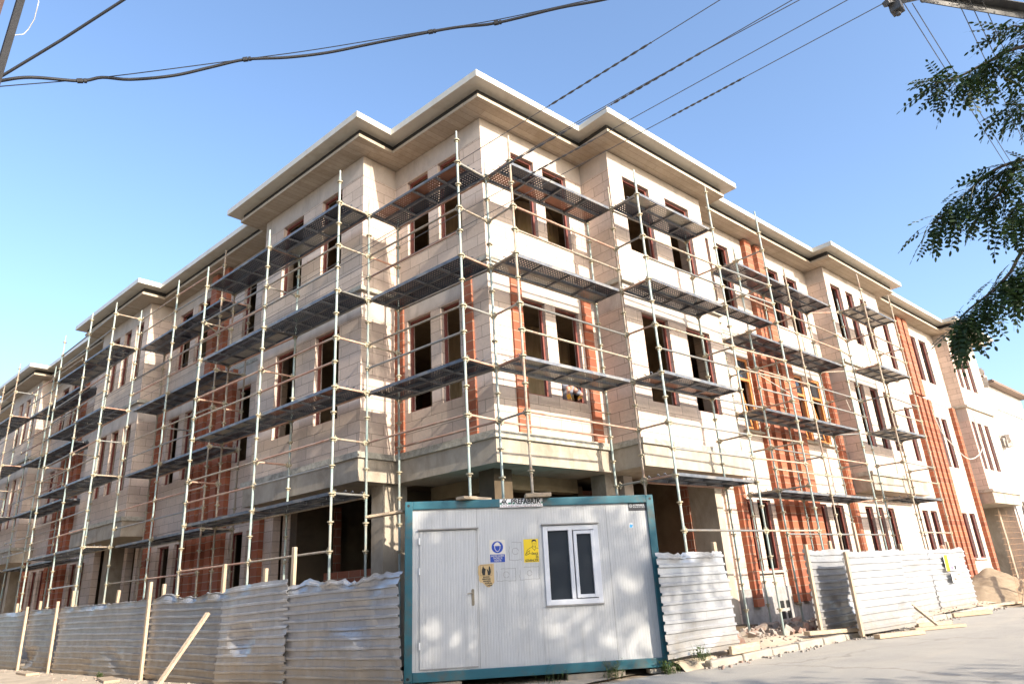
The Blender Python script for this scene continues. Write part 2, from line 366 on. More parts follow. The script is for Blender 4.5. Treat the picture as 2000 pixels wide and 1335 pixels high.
# ------------------------------------------------------------------ the unfinished building
Z0, Z1B, Z1, Z1L, Z2, Z2L, ZS = 0.12, 3.51, 4.10, 7.03, 7.70, 10.54, 11.03
RB = [('A', 0.04, 3.20, -0.08), ('B', 3.20, 7.02, 0.79), ('C', 7.02, 14.29, 0.16), ('D', 14.29, 18.65, 0.79), ('E', 18.65, 26.30, 0.24), ('F', 26.30, 30.2, 0.77)]
LB = [('A', 0.075, 2.90, -0.05), ('B', 2.90, 7.13, 0.90), ('C', 7.13, 14.33, 0.24), ('D', 14.33, 18.40, 0.94), ('E', 18.40, 25.3, 0.26), ('F', 25.3, 29.3, 0.90), ('E', 29.3, 37.0, 0.28)]
S0, S1, S2 = (1.40, 3.12), (4.94, 7.01), (8.55, 10.52)
RWIN = {0: {'C': [(7.86, 8.25), (8.45, 9.12), (11.72, 12.30), (12.62, 13.40)], 'D': [(14.75, 15.3), (15.55, 16.1), (16.4, 17.0)], 'E': [(19.55, 20.1), (20.35, 21.0), (23.75, 24.35), (24.65, 25.35)]},
        1: {'A': [(0.93, 1.59), (1.90, 2.63)], 'B': [(3.77, 4.75), (5.45, 6.45)], 'C': [(7.55, 8.2), (8.55, 9.28), (11.75, 12.45), (12.85, 13.58)], 'D': [(14.70, 15.40), (15.90, 16.55), (17.0, 17.6)], 'E': [(18.95, 19.5), (20.1, 20.9), (23.5, 24.15), (24.4, 25.05)], 'F': [(26.3+.22, 26.80+.15), (27.3, 27.85), (28.25, 28.85)]},
        2: {'A': [(0.84, 1.59), (1.87, 2.65)], 'B': [(3.71, 4.72), (5.38, 6.40)], 'C': [(7.55, 8.28), (8.61, 9.30), (11.43, 12.26), (12.62, 13.51)], 'D': [(14.65, 15.40), (15.83, 16.42), (17.0, 17.6)], 'E': [(18.95, 19.6), (20.15, 20.95), (23.2, 23.9), (24.25, 25.1)], 'F': [(26.55, 27.0), (27.3, 27.85), (28.25, 28.85)]}}
def lsh(lst, d): return [(a+d, b+d) for a, b in lst]
LWIN = {0: {'C': lsh(RWIN[0]['C'], 0.1), 'D': lsh(RWIN[0]['D'], 0.0), 'E': lsh(RWIN[0]['E'][:4], -0.3)},
        1: {'A': [(0.90, 1.45), (1.77, 2.51)], 'B': [(3.68, 4.60), (5.38, 6.27)], 'C': lsh(RWIN[1]['C'], 0.1), 'D': [(14.75, 15.35), (15.75, 16.35), (16.75, 17.35)], 'E': lsh(RWIN[1]['E'], -0.3), 'F': [(25.7, 26.25), (26.7, 27.25), (27.7, 28.25)]},
        2: {'A': [(0.72, 1.43), (1.76, 2.47)], 'B': [(3.70, 4.52), (5.33, 6.24)], 'C': lsh(RWIN[2]['C'], 0.1), 'D': [(14.75, 15.35), (15.75, 16.35), (16.75, 17.35)], 'E': lsh(RWIN[2]['E'], -0.3), 'F': [(25.7, 26.25), (26.7, 27.25), (27.7, 28.25)]}}
LWIN[0][('E', 1)] = []
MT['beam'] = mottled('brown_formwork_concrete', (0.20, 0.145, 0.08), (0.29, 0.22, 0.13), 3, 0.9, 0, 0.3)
bld = thing('unfinished_building', (0, 0, 0), 'unfinished three storey corner building of pale blocks with empty window openings', 'building')

def wall_grid(mb, s0, s1, z0, z1, t, th, ops):
    ss = sorted({s0, s1, *[v for o in ops for v in o[:2] if s0 < v < s1]})
    zz = sorted({z0, z1, *[v for o in ops for v in o[2:] if z0 < v < z1]})
    def solid(i, j):
        if i < 0 or j < 0 or i >= len(ss)-1 or j >= len(zz)-1: return False
        cs, cz = (ss[i]+ss[i+1])/2, (zz[j]+zz[j+1])/2
        return not any(o[0] < cs < o[1] and o[2] < cz < o[3] for o in ops)
    tb = t-th
    for i in range(len(ss)-1):
        for j in range(len(zz)-1):
            if not solid(i, j): continue
            a, b, c_, d = ss[i], ss[i+1], zz[j], zz[j+1]
            mb.quad((a,t,c_),(b,t,c_),(b,t,d),(a,t,d)); mb.quad((a,tb,c_),(a,tb,d),(b,tb,d),(b,tb,c_))
            if not solid(i-1, j): mb.quad((a,t,c_),(a,t,d),(a,tb,d),(a,tb,c_))
            if not solid(i+1, j): mb.quad((b,t,c_),(b,tb,c_),(b,tb,d),(b,t,d))
            if not solid(i, j-1): mb.quad((a,t,c_),(a,tb,c_),(b,tb,c_),(b,t,c_))
            if not solid(i, j+1): mb.quad((a,t,d),(b,t,d),(b,tb,d),(a,tb,d))

def weld_build(mb, name, mat, parent=bld):
    ob = mb.build(name, mat, parent, recalc=False)
    bm = bmesh.new(); bm.from_mesh(ob.data)
    bmesh.ops.remove_doubles(bm, verts=bm.verts, dist=1e-4); bmesh.ops.recalc_face_normals(bm, faces=bm.faces)
    bm.to_mesh(ob.data); bm.free()
    return ob

def frame(W, s0, s1, z0, z1, t):
    mb = MB(W); w = 0.045; ta, tb = t-0.085, t-0.14
    g = 0.003
    mb.box(s0+g, s0+w, tb, ta, z0+g, z1-g); mb.box(s1-w, s1-g, tb, ta, z0+g, z1-g)
    mb.box(s0+w, s1-w, tb, ta, z1-w, z1-g); mb.box(s0+w, s1-w, tb, ta, z0+g, z0+w)
    return mb.build('window_frame', MT['redframe'], bld)

def oak_window(W, s0, s1, z0, z1, t):
    mb = MB(W); w = 0.075; ta, tb = t-0.03, t-0.10; zt = z1-0.62; g = 0.003
    mb.box(s0+g, s0+w, tb, ta, z0+g, z1-g); mb.box(s1-w, s1-g, tb, ta, z0+g, z1-g)
    mb.box(s0+w, s1-w, tb, ta, z1-w, z1-g); mb.box(s0+w, s1-w, tb, ta, z0+g, z0+w)
    mb.box(s0+w, s1-w, tb, ta, zt-w/2, zt+w/2)
    wn = tag(mb.build('window', MT['oak'], bld), 'golden brown framed window with tilted sash')
    g1 = MB(W); g1.box(s0+w, s1-w, tb+0.03, tb+0.036, zt+w/2, z1-w); g1.build('pane', MT['glass'], wn)
    # tilted sash: hinged at the bottom, its top leaning into the room
    sx = MB(W); zb, ztp, lean = z0+w+0.01, zt-w/2-0.01, 0.17
    P = lambda s, z, o: (s, tb-0.02-lean*(z-zb)/(ztp-zb)+o, z)
    for a, b, c_, d in ((s0+w+.01, s0+w+.075, zb, ztp), (s1-w-.075, s1-w-.01, zb, ztp), (s0+w+.075, s1-w-.075, zb, zb+.065), (s0+w+.075, s1-w-.075, ztp-.065, ztp)):
        n = len(sx.v)
        sx.v += [P(a,c_,0),P(b,c_,0),P(b,d,0),P(a,d,0),P(a,c_,-.05),P(b,c_,-.05),P(b,d,-.05),P(a,d,-.05)]
        for q in ((0,1,2,3),(4,7,6,5),(0,4,5,1),(1,5,6,2),(2,6,7,3),(3,7,4,0)): sx.f.append(tuple(n+i for i in q)); sx.mi.append(0)
    sh = sx.build('sash', MT['oak'], wn)
    gp = MB(W); gp.quad(P(s0+w+.075, zb+.065, -.025), P(s1-w-.075, zb+.065, -.025), P(s1-w-.075, ztp-.065, -.025), P(s0+w+.075, ztp-.065, -.025)); gp.build('pane', MT['glass'], wn)
    sl = MB(W); sl.box(s0-0.12, s1+0.12, t+0.004, t+0.11, z0-0.075, z0-0.012); sl.build('window_sill', MT['concrete'], bld)

LASTW = None
def build_side(W, BAYS, WIN, right):
    for bi, (nm, s0, s1, t) in enumerate(BAYS):
        proj_ = nm in 'BDF'
        tl = BAYS[bi-1][3] if bi else None
        tr = BAYS[bi+1][3] if bi+1 < len(BAYS) else t-1.0
        far = bi == 6
        get = lambda k: [] if far and k == 0 else ([(a+10.9, b+10.9) for a, b in WIN[k].get(nm, [])][:3] if far else WIN[k].get(nm, []))
        th = 0.20
        # upper storeys
        for k, (za, zb, (wa, wb), lin) in ((2, (Z2, Z2L, S2, ZS)), (1, (Z1, Z1L, S1, Z2-0.10))):
            ops = [(a, b, wa, wb) for a, b in get(k)]
            if not ops: continue
            zbase = za if (nm in 'ABDF' or k == 2) else Z1B+0.002
            mb = MB(W); wall_grid(mb, s0, s1, zbase, zb, t, th, ops)
            # returns of a projecting bay
            if tl is not None and t > tl+0.05: mb.box(s0, s0+th, tl-0.05, t-th-0.002, zbase, zb)
            if t > tr+0.05: mb.box(s1-th, s1, tr-0.05, t-th-0.002, zbase, zb)
            weld_build(mb, 'block_wall', MT['aac'])
            mb = MB(W); mb.box(s0, s1, t-th, t+0.004, zb+0.001, lin)
            if tl is not None and t > tl+0.05: mb.box(s0-0.004, s0+th, tl-0.05, t-th-0.002, zb+0.001, lin)
            if t > tr+0.05: mb.box(s1-th, s1+0.004, tr-0.05, t-th-0.002, zb+0.001, lin)
            mb.build('lintel_band', MT['lintel'], bld)
            for wi, (a, b, c_, d) in enumerate(ops):
                if right and k == 1 and nm == 'C': oak_window(W, a, b, c_, d, t) if wi else frame(W, a, b, c_, d, t)
                else: frame(W, a, b, c_, d, t)
        # ledge at second floor level
        if nm != 'A':
            mb = MB(W)
            o = 0.09 if proj_ else 0.02
            sl = s0-(0.09 if t > tl else -0.002); sr = s1+(0.09 if t > tr else -0.002)
            mb.box(sl, sr, t-th, t+o, Z2-0.099, Z2-0.002)
            if t > tl+0.05: mb.box(sl, s0+th, tl-0.05, t-th-0.002, Z2-0.099, Z2-0.002)
            if t > tr+0.05: mb.box(s1-th, sr, tr-0.05, t-th-0.002, Z2-0.099, Z2-0.002)
            mb.build('floor_ledge', MT['rough_concrete'], bld)
        if proj_:
            # cantilevered slab edge with its rough upstand
            e = 0.10; sl, sr = s0-e, s1+e
            mb = MB(W); mb.box(sl, sr, min(tl, tr)-0.4, t+e, Z1B, Z1-0.14)
            mb.build('cantilever_slab', MT['concrete'], bld)
            mb = MB(W); mb.box(sl-0.05, sr+0.05, t-th-0.05, t+e+0.055, Z1-0.139, Z1-0.02)
            mb.box(s0+0.01, s1-0.01, t-th, t+e-0.03, Z1-0.019, Z1-0.002)
            mb.box(sl-0.05, s0+th, min(tl, tr)-0.1, t-th-0.052, Z1-0.139, Z1-0.02)
            mb.box(s1-th, sr+0.05, min(tl, tr)-0.1, t-th-0.052, Z1-0.139, Z1-0.02)
            mb.build('slab_upstand', MT['rough_concrete'], bld)
        # ground floor
        ops = [(a, b, *S0) for a, b in get(0)]
        if nm in 'CE' and not far or (nm == 'D' and right):
            tg = t if nm in 'CE' else t-0.55
            mb = MB(W); wall_grid(mb, s0, s1, 1.02, Z1B-0.002, tg, th, ops); weld_build(mb, 'block_wall', MT['aac'])
            for a, b, c_, d in ops: frame(W, a, b, c_, d, tg)
            mb = MB(W); mb.box(s0, s1, tg-th, tg+0.02, Z0-0.2, 1.018); mb.build('plinth_wall', MT['plaster_grey'], bld)
            if ops:
                mb = MB(W)
                for a, b in ((ops[0][0], ops[1][1]), (ops[2][0], ops[-1][1])):
                    mb.box(a-0.05, b+0.05, tg+0.003, tg+0.10, 1.34, 1.392)
                mb.build('window_sill', MT['lintel'], bld)
    # brick piers
    cx, ex = (0, 0) if right else (0.08, -0.3)
    tC, tE = BAYS[2][3], BAYS[4][3]
    low = [7.45, 9.33, 9.85, 10.4, 10.95, 11.35, 13.85]
    for s in low: 
        mb = MB(W); mb.box(s+cx, s+cx+0.30, tC-0.1, tC+0.13, 0.62, Z2-0.10)
        mb.build('brick_pier', MT['pier'], bld, du=0.08-mb.v[0][0])
    for s in (10.12, 10.78):
        mb = MB(W); mb.box(s+cx, s+cx+0.36, tC-0.1, tC+0.15, Z2, ZS-0.002); mb.build('brick_pier', MT['pier'], bld, du=0.08-mb.v[0][0])
    for s in (21.3, 21.85, 22.4, 22.95, 25.75):
        mb = MB(W); mb.box(s+ex, s+ex+0.32, tE-0.1, tE+0.15, 0.62, Z2-0.10); mb.build('brick_pier', MT['pier'], bld, du=0.08-mb.v[0][0])
    for s in (21.75, 22.35):
        mb = MB(W); mb.box(s+ex, s+ex+0.42, tE-0.1, tE+0.16, Z2, ZS-0.002); mb.build('brick_pier', MT['pier'], bld, du=0.08-mb.v[0][0])
    tA = BAYS[0][3]
    for s in ((0.62, 2.74) if right else (0.50, 2.62)):
        mb = MB(W); mb.box(s, s+0.29, tA-0.1, tA+0.045, Z1, Z2-0.105); mb.build('brick_pier', MT['pier'], bld, du=0.08-mb.v[0][0])

build_side(RW, RB, RWIN, True)
build_side(LW, LB, LWIN, False)

# outline of the wall faces, walked from the far left end round the corner to the far right end
def outline(off):
    def side(BAYS, W, sgn):
        pts = []
        for i, (nm, s0, s1, t) in enumerate(BAYS):
            tp = BAYS[i-1][3] if i else None; tn = BAYS[i+1][3] if i+1 < len(BAYS) else None
            d0 = 0 if tp is None else (-off if t > tp else off)
            d1 = 0 if tn is None else (off if t > tn else -off)
            if tp is not None: pts.append((s0+d0, t+off))
            pts.append((s1+d1 if tn is not None else s1+off, t+off))
        return pts
    r = side(RB, RW, 1); l = side(LB, LW, 1)
    # corner point: both offset planes meet
    Y = -(RB[0][3]+off); xl = -(LB[0][3]+off)
    X = (xl + Y*SB)/CB
    P = [LW(s, t, 0) for s, t in reversed(l)] + [Vector((X, Y, 0))] + [RW(s, t, 0) for s, t in r]
    return P
def band(name, mat, o0, o1, z0, z1, parent=bld, slope=0.0):
    """a strip following the wall outline between offsets o0 < o1"""
    A, B = outline(o0), outline(o1); mb = MB(WW); n = len(A)
    for i in range(n-1):
        a0, a1, b0, b1 = A[i], A[i+1], B[i], B[i+1]
        mb.quad((a0.x,a0.y,z0),(a1.x,a1.y,z0),(b1.x,b1.y,z0+slope),(b0.x,b0.y,z0+slope))
        mb.quad((a0.x,a0.y,z1),(b0.x,b0.y,z1),(b1.x,b1.y,z1),(a1.x,a1.y,z1))
        mb.quad((b0.x,b0.y,z0+slope),(b1.x,b1.y,z0+slope),(b1.x,b1.y,z1),(b0.x,b0.y,z1))
        mb.quad((a0.x,a0.y,z0),(a0.x,a0.y,z1),(a1.x,a1.y,z1),(a1.x,a1.y,z0))
    for i in (0, n-1):
        mb.quad((A[i].x,A[i].y,z0),(B[i].x,B[i].y,z0+slope),(B[i].x,B[i].y,z1),(A[i].x,A[i].y,z1))
    return weld_build(mb, name, mat, parent)
band('roof_overhang', MT['soffit'], -0.25, 0.50, ZS+0.001, ZS+0.11, slope=0.035)
band('gap_shade_strip', MT['gap_shade'], 0.30, 0.45, ZS+0.112, ZS+0.26)  # solid dark strip painted for the shade in the gap below the gutter
gut = band('roof_gutter', MT['gutter'], 0.40, 0.765, ZS+0.262, ZS+0.425, slope=0.012)
# sheet joints of the gutter and the ribbon of wet concrete on the overhang edge stay in the materials
for W, lst in ((RW, ((14.05, 0.42), (26.0, 0.45), (30.7, 1.2), (18.95, 0.42))), (LW, ((14.1, 0.42), (25.0, 0.42), (7.6, 0.45)))):
    for s, t in lst:
        mb = MB(W); mb.tube([(s, t+0.18, ZS+0.27), (s, t+0.18, ZS+0.10)], 0.05, 8); mb.build('downpipe_stub', MT['gutter'], bld)

def corner_prism(name, mat, off, z0, z1, depth=3.0, inset=0.104):
    Y = -(RB[0][3]+off); X = (-(LB[0][3]+off) + Y*SB)/CB
    P = [RW(3.2-inset, RB[0][3]+off, 0), Vector((X, Y, 0)), LW(2.9-inset, LB[0][3]+off, 0), LW(2.9-inset, -depth, 0), RW(depth*1.1, -depth, 0), RW(3.2-inset, -depth*0.95, 0)]
    mb = MB(WW); mb.prism([(p.x, p.y) for p in (P if depth > 1 else P[:3]+[LW(2.9-inset, LB[0][3]-depth, 0), Vector((X+depth*1.1, Y+depth*1.0, 0)), RW(3.2-inset, RB[0][3]-depth, 0)])], z0, z1)
    return mb.build(name, mat, bld)
corner_prism('cantilever_slab', MT['concrete'], 0.10, Z1B, Z1-0.14)
corner_prism('slab_upstand', MT['rough_concrete'], 0.155, Z1-0.139, Z1-0.002, 0.28, 0.16)
corner_prism('floor_ledge', MT['rough_concrete'], 0.05, Z2-0.099, Z2-0.002, 0.2, 0.1)

# floors, roof and the rooms behind the openings
def slab(name, mat, off, z0, z1, depth=9.0):
    P = outline(off)
    inner = [RW(30.0, -depth, 0), RW(depth+0.5, -depth, 0), LW(36.5, -depth, 0)]
    mb = MB(WW); mb.prism([(p.x, p.y) for p in P] + [(p.x, p.y) for p in inner], z0, z1)
    return mb.build(name, mat, bld)
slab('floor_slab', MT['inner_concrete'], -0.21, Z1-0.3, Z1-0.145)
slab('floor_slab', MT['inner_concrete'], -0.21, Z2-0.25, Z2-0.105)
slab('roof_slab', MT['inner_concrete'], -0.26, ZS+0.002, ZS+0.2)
slab('ground_slab', MT['inner_shade'], -0.21, -0.1, 0.3)
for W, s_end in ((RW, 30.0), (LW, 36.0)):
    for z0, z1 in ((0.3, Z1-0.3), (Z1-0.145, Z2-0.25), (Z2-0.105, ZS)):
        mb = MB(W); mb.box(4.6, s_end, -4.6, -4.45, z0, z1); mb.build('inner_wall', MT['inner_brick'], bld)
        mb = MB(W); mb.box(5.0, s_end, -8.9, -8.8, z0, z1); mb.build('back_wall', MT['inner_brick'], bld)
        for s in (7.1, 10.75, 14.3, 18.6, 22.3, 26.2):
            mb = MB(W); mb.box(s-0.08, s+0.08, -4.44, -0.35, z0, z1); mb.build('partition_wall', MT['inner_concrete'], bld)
# round board-marked lift core seen through the corner windows
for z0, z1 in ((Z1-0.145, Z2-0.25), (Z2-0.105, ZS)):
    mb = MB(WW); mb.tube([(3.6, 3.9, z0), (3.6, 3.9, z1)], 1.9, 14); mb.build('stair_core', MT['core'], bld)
# end wall to the right and to the left
mb = MB(RW); mb.box(30.0, 30.2, -9.0, 0.565, 0.1, ZS); mb.build('end_wall', MT['lintel'], bld)
mb = MB(LW); mb.box(36.6, 36.8, -9.0, 0.2, 0.1, ZS); mb.build('end_wall', MT['lintel'], bld)
# open ground floor under the corner and the projecting bays: columns, beams, recessed walls
def col(W, a, b, c_, d, z0=0.1, z1=Z1B-0.002, mat='concrete', name='column'):
    mb = MB(W); mb.box(a, b, c_, d, z0, z1); return mb.build(name, MT[mat], bld)
col(RW, 3.12, 3.52, -0.62, -0.22); col(RW, 3.7, 4.0, -0.50, -0.2, mat='lintel')
col(RW, 6.55, 6.82, -0.55, 0.18); col(RW, 6.50, 6.80, -0.78, -0.552, mat='brick', name='brick_pier'); col(RW, 6.84, 7.40, -0.2, 0.10, mat='aac', name='block_wall')
col(LW, 2.93, 3.30, -0.35, 0.28); col(LW, 6.45, 6.72, -1.0, 0.02, mat='inner_shade'); col(LW, 6.78, 7.1, -0.3, 0.0, mat='aac', name='block_wall')
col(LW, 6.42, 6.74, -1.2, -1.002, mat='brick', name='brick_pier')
col(RW, 0.3, 0.75, -0.95, -0.5, mat='inner_shade')
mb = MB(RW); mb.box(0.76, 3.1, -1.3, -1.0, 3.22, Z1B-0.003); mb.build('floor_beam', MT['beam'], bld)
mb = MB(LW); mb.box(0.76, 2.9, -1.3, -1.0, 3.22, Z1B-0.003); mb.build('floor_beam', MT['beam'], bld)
mb = MB(RW); mb.box(1.2, 6.5, -2.9, -2.7, 0.3, Z1B-0.003); mb.build('inner_wall', MT['inner_shade'], bld)
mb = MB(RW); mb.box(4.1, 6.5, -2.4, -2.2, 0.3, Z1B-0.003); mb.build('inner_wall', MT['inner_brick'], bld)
mb = MB(LW); mb.box(1.2, 6.4, -4.2, -4.0, 0.3, Z1B-0.003); mb.build('inner_wall', MT['inner_shade'], bld)
mb = MB(LW); mb.box(3.32, 3.42, -4.0, -0.36, 0.1, Z1B-0.003); mb.build('inner_wall', MT['inner_shade'], bld)  # wall added to keep corner sun out of the left ground floor
mb = MB(LW); mb.box(3.45, 6.0, -0.62, -0.45, 0.1, 1.95); mb.build('low_brick_wall', MT['brick'], bld)
for W, BAYS in ((RW, RB), (LW, LB)):
    for bi in ((5,) if W is RW else (3, 5)):
        nm, s0, s1, t = BAYS[bi]
        col(W, s0+0.1, s0+0.4, -0.7, 0.0); col(W, s1-0.45, s1-0.1, -0.7, 0.0)
        mb = MB(W); mb.box(s0+0.5, s1-0.5, -1.6, -1.4, 0.1, Z1B-0.003); mb.build('inner_wall', MT['plaster_grey'], bld)
        if W is LW:
            for s in (s0+1.0, s0+1.9, s0+2.8): col(W, s, s+0.25, -0.5, -0.3, mat='aac', name='block_wall')
# basement vent by the road: black patches painted for the shade in its openings
mb = MB(RW)
for a, b in ((8.62, 8.85), (8.95, 9.12)):
    for z in (0.28, 0.52): mb.box(a, b, RB[2][3]+0.021, RB[2][3]+0.024, z, z+0.17)
mb.build('basement_vent', MT['black'], bld)
# ------------------------------------------------------------------ scaffolding
RZ = 3.665                                     # a rosette level; they repeat every 0.5 m
LEV = [RZ-0.5, RZ+1.5, RZ+3.5, RZ+5.5]         # plank decks, 2 m apart
random.seed(11)
PLK = {}
def plank_mesh(L, kind):
    key = (round(L, 2), kind)
    if key in PLK: return PLK[key]
    w = 0.36; mb = MB(WW)
    mb.quad((0.02, 0.012, 0), (L-0.02, 0.012, 0), (L-0.02, w-0.012, 0), (0.02, w-0.012, 0), mi=0)
    for a, b in ((0, 0.012), (w-0.012, w)): mb.box(0.02, L-0.02, a, b, -0.055, 0.004, mi=1)
    for k in range(1, 4):
        x = L*k/4; mb.box(x-0.02, x+0.02, 0.012, w-0.012, -0.05, -0.012, mi=1)
    for x in (0.02, L-0.05): mb.box(x, x+0.03, 0.012, w-0.012, -0.055, -0.002, mi=1)
    for x in (0.0, L):                         # hooks over the transom
        for y in (0.07, w-0.07):
            pts = [(x+(0.05 if x == 0 else -0.05), y, 0.0)] + [(x+0.032*math.cos(a)*(1 if x == 0 else -1), y, 0.005+0.034*math.sin(a)) for a in (0.3, 0.9, 1.57, 2.2, 2.9)]
            mb.tube(pts, 0.009, 5, mi=1)
    ob = mb.build('deck_plank', [MT[kind], MT['plank']]); me = ob.data
    bpy.data.objects.remove(ob); PLK[key] = me
    return me

def frame_matrix(W, s, t, z):
    o = W(s, t, z); ex = (W(s+1, t, z)-o); ey = (W(s, t-1, z)-o)
    m = Matrix.Identity(4)
    for i in range(3): m[i][0] = ex[i]; m[i][1] = ey[i]; m[i][3] = o[i]
    return m

class Scaffold:
    def __init__(s, W, loc, label):
        s.W = W; s.root = thing('tube_scaffold', loc, label, 'scaffold', 'tube scaffolds round the building')
    def add(s, mb, name, mat): return mb.build(name, mat, s.root)
    def post(s, a, t, z0, z1, foot=True, W=None, lean=0.0):
        W = W or s.W; mb = MB(WW); p0, p1 = W(a, t, z0), W(a, t, z1)
        mat = MT['post'] if random.random() < 0.68 else MT['post_rust']
        mb.tube([p0, p1], 0.0235, 9)
        # slimmer spigot at the head
        mb.tube([p1, p1+Vector((0, 0, 0.16))], 0.018, 8)
        k0 = math.ceil((z0+0.1-RZ)/0.5); k1 = math.floor((z1-RZ)/0.5+1e-6)
        for k in range(k0, k1+1):
            c_ = p0.copy(); c_.z = RZ+0.5*k
            mb.tube([c_-Vector((0,0,0.012)), c_+Vector((0,0,0.012))], 0.06, 10, mi=1)
            mb.tube([c_-Vector((0,0,0.05)), c_-Vector((0,0,0.02))], 0.034, 8, mi=1)
        if foot:
            mb.tube([p0-Vector((0,0,0.0)), p0+Vector((0,0,0.3))], 0.019, 8, mi=1)
            mb.box(p0.x-0.075, p0.x+0.075, p0.y-0.075, p0.y+0.075, z0-0.008, z0, mi=1)
        return mb.build('post', [mat, MT['coupler']], s.root)
    def bar(s, name, A, B, W1=None, W2=None, rusty=None):
        W1 = W1 or s.W; W2 = W2 or W1
        p, q = W1(*A), W2(*B); d = (q-p).normalized()
        mb = MB(WW); r = random.random() if rusty is None else (0.1 if rusty else 0.9)
        a, b = p+d*0.075, q-d*0.075
        mb.tube([a, b], 0.0215, 8)
        for e, sg in ((p, 1), (q, -1)):
            c_ = e+d*sg*0.055
            mb.obox(c_, d, d.cross(Vector((0,0,1))).normalized(), Vector((0,0,1)), 0.03, 0.017, 0.036, mi=1)
            mb.obox(c_-d*sg*0.008, d, d.cross(Vector((0,0,1))).normalized(), Vector((0,0,1)), 0.006, 0.012, 0.07, mi=1)
        return mb.build(name, [MT['rail_rust'] if r < 0.33 else MT['rail'] if r < 0.75 else MT['post_rust'], MT['coupler']], s.root)
    def deck(s, s0, s1, t_in, t_out, z, n=2, kinds=None):
        L = s1-s0-0.02; gap = (t_out-t_in)
        for k in range(n):
            kind = kinds[k] if kinds else random.choices(('perf', 'perf_light', 'perf_rust'), (0.8, 0.16, 0.04))[0]
            me = plank_mesh(L, kind)
            ob = bpy.data.objects.new('deck_plank', me); COL.objects.link(ob)
            off = 0.025+k*0.375 if n == 2 else 0.02
            m4 = frame_matrix(s.W, s0+0.01, t_out-off, z+0.03+random.uniform(-.004, .004))
            ob.parent = s.root; ob.matrix_local = Matrix.Translation(-s.root.location) @ m4
            if kind == 'perf_rust': ob['label'] = 'rust brown perforated plank'
    def bay(s, a, b, tin, tout, decks, guards=(0.5+0.5, 1.5), top_guard=False, lower=True, n=2, base_rail=True, kinds=None, inner=True):
        """one bay between post pairs a=(s0, ti0, to0) and b: decks, ledgers, guard rails"""
        s0, ti0, to0 = a; s1, ti1, to1 = b
        for z in decks:
            s.deck(s0, s1, min(ti0, ti1) if False else tin, tout, z, n, (kinds or {}).get(round(z, 2)))
            if inner: s.bar('ledger', (s0, ti0, z-0.03), (s1, ti1, z-0.03))
            if z < LEV[3]-0.1 or top_guard:
                s.bar('guard_rail', (s0, to0, z+0.5), (s1, to1, z+0.5)); s.bar('guard_rail', (s0, to0, z+1.0), (s1, to1, z+1.0))
        if base_rail: s.bar('guard_rail', (s0, to0, RZ-1.5), (s1, to1, RZ-1.5))
    def transoms(s, a, ti, to, decks, extra=True, top=False):
        for z in decks:
            s.bar('transom', (a, ti, z), (a, to, z))
            if extra and (z < LEV[3]-0.1 or top): s.bar('transom', (a, ti, z+1.0), (a, to, z+1.0))

D4 = LEV; D3 = LEV[1:]
GL = 0.02
# --- scaffold round the corner bay, its three corner posts standing on the site cabin
sc = Scaffold(LW, (-0.6, 0, 0), 'tube scaffold wrapping the corner bay with corner posts on the cabin roof')
tops = LEV[3]
CABZ = 2.80
P0L = (-0.28, 0.31)
sc.post(-0.33, 0.29, CABZ, tops+0.22)
sc.post(-0.33, 1.09, CABZ, tops+0.55)
sc.post(0.03-0.3+0.02, 1.10, CABZ, tops+0.42, W=RW)
sc.post(2.40, 0.30, GL, tops+0.05)
sc.post(2.40, 1.10, GL, tops+0.30)
sc.post(2.80, 0.32, 0.18, tops+0.02, W=RW)
for z in D3:
    sc.transoms(-0.33, 0.29, 1.09, [z]); sc.transoms(2.40, 0.30, 1.10, [z])
    for zz in ([z, z+1.0] if z < tops-0.1 else [z]):
        sc.bar('transom', (-0.33, 0.29, zz), (-0.25, 1.10, zz), W1=LW, W2=RW)
sc.bar('transom', (-0.33, 0.29, RZ+0.5), (-0.33, 1.09, RZ+0.5)); sc.bar('transom', (-0.33, 0.29, RZ+0.5), (-0.25, 1.10, RZ+0.5), W1=LW, W2=RW)
sc.bay((-0.33, 0.29, 1.09), (2.40, 0.30, 1.10), 0.3, 1.10, D3, base_rail=False)
sc.bar('guard_rail', (-0.33, 1.09, RZ+0.5), (2.40, 1.10, RZ+0.5)); sc.bar('ledger', (-0.33, 0.29, RZ+0.5), (2.40, 0.30, RZ+0.5), rusty=True)
sc.W = RW
sc.bay((-0.25, 0.32, 1.10), (2.80, 0.32, 1.05), 0.3, 1.08, [D3[2]], base_rail=False, kinds={round(D3[2], 2): ('perf', 'perf_rust')})
sc.bay((-0.25, 0.32, 1.10), (2.80, 0.32, 1.05), 0.3, 1.08, [D3[1]], base_rail=False, kinds={round(D3[1], 2): ('perf', 'perf_light')})
sc.bay((-0.25, 0.32, 1.10), (2.80, 0.32, 1.05), 0.3, 1.08, [D3[0]], base_rail=False, kinds={round(D3[0], 2): ('perf_light', 'perf_light')})
sc.bar('guard_rail', (-0.25, 1.10, RZ+0.5), (2.80, 1.05, RZ+0.5), rusty=True); sc.bar('ledger', (-0.20, 0.32, RZ+0.5), (2.80, 0.32, RZ+0.5), rusty=True)

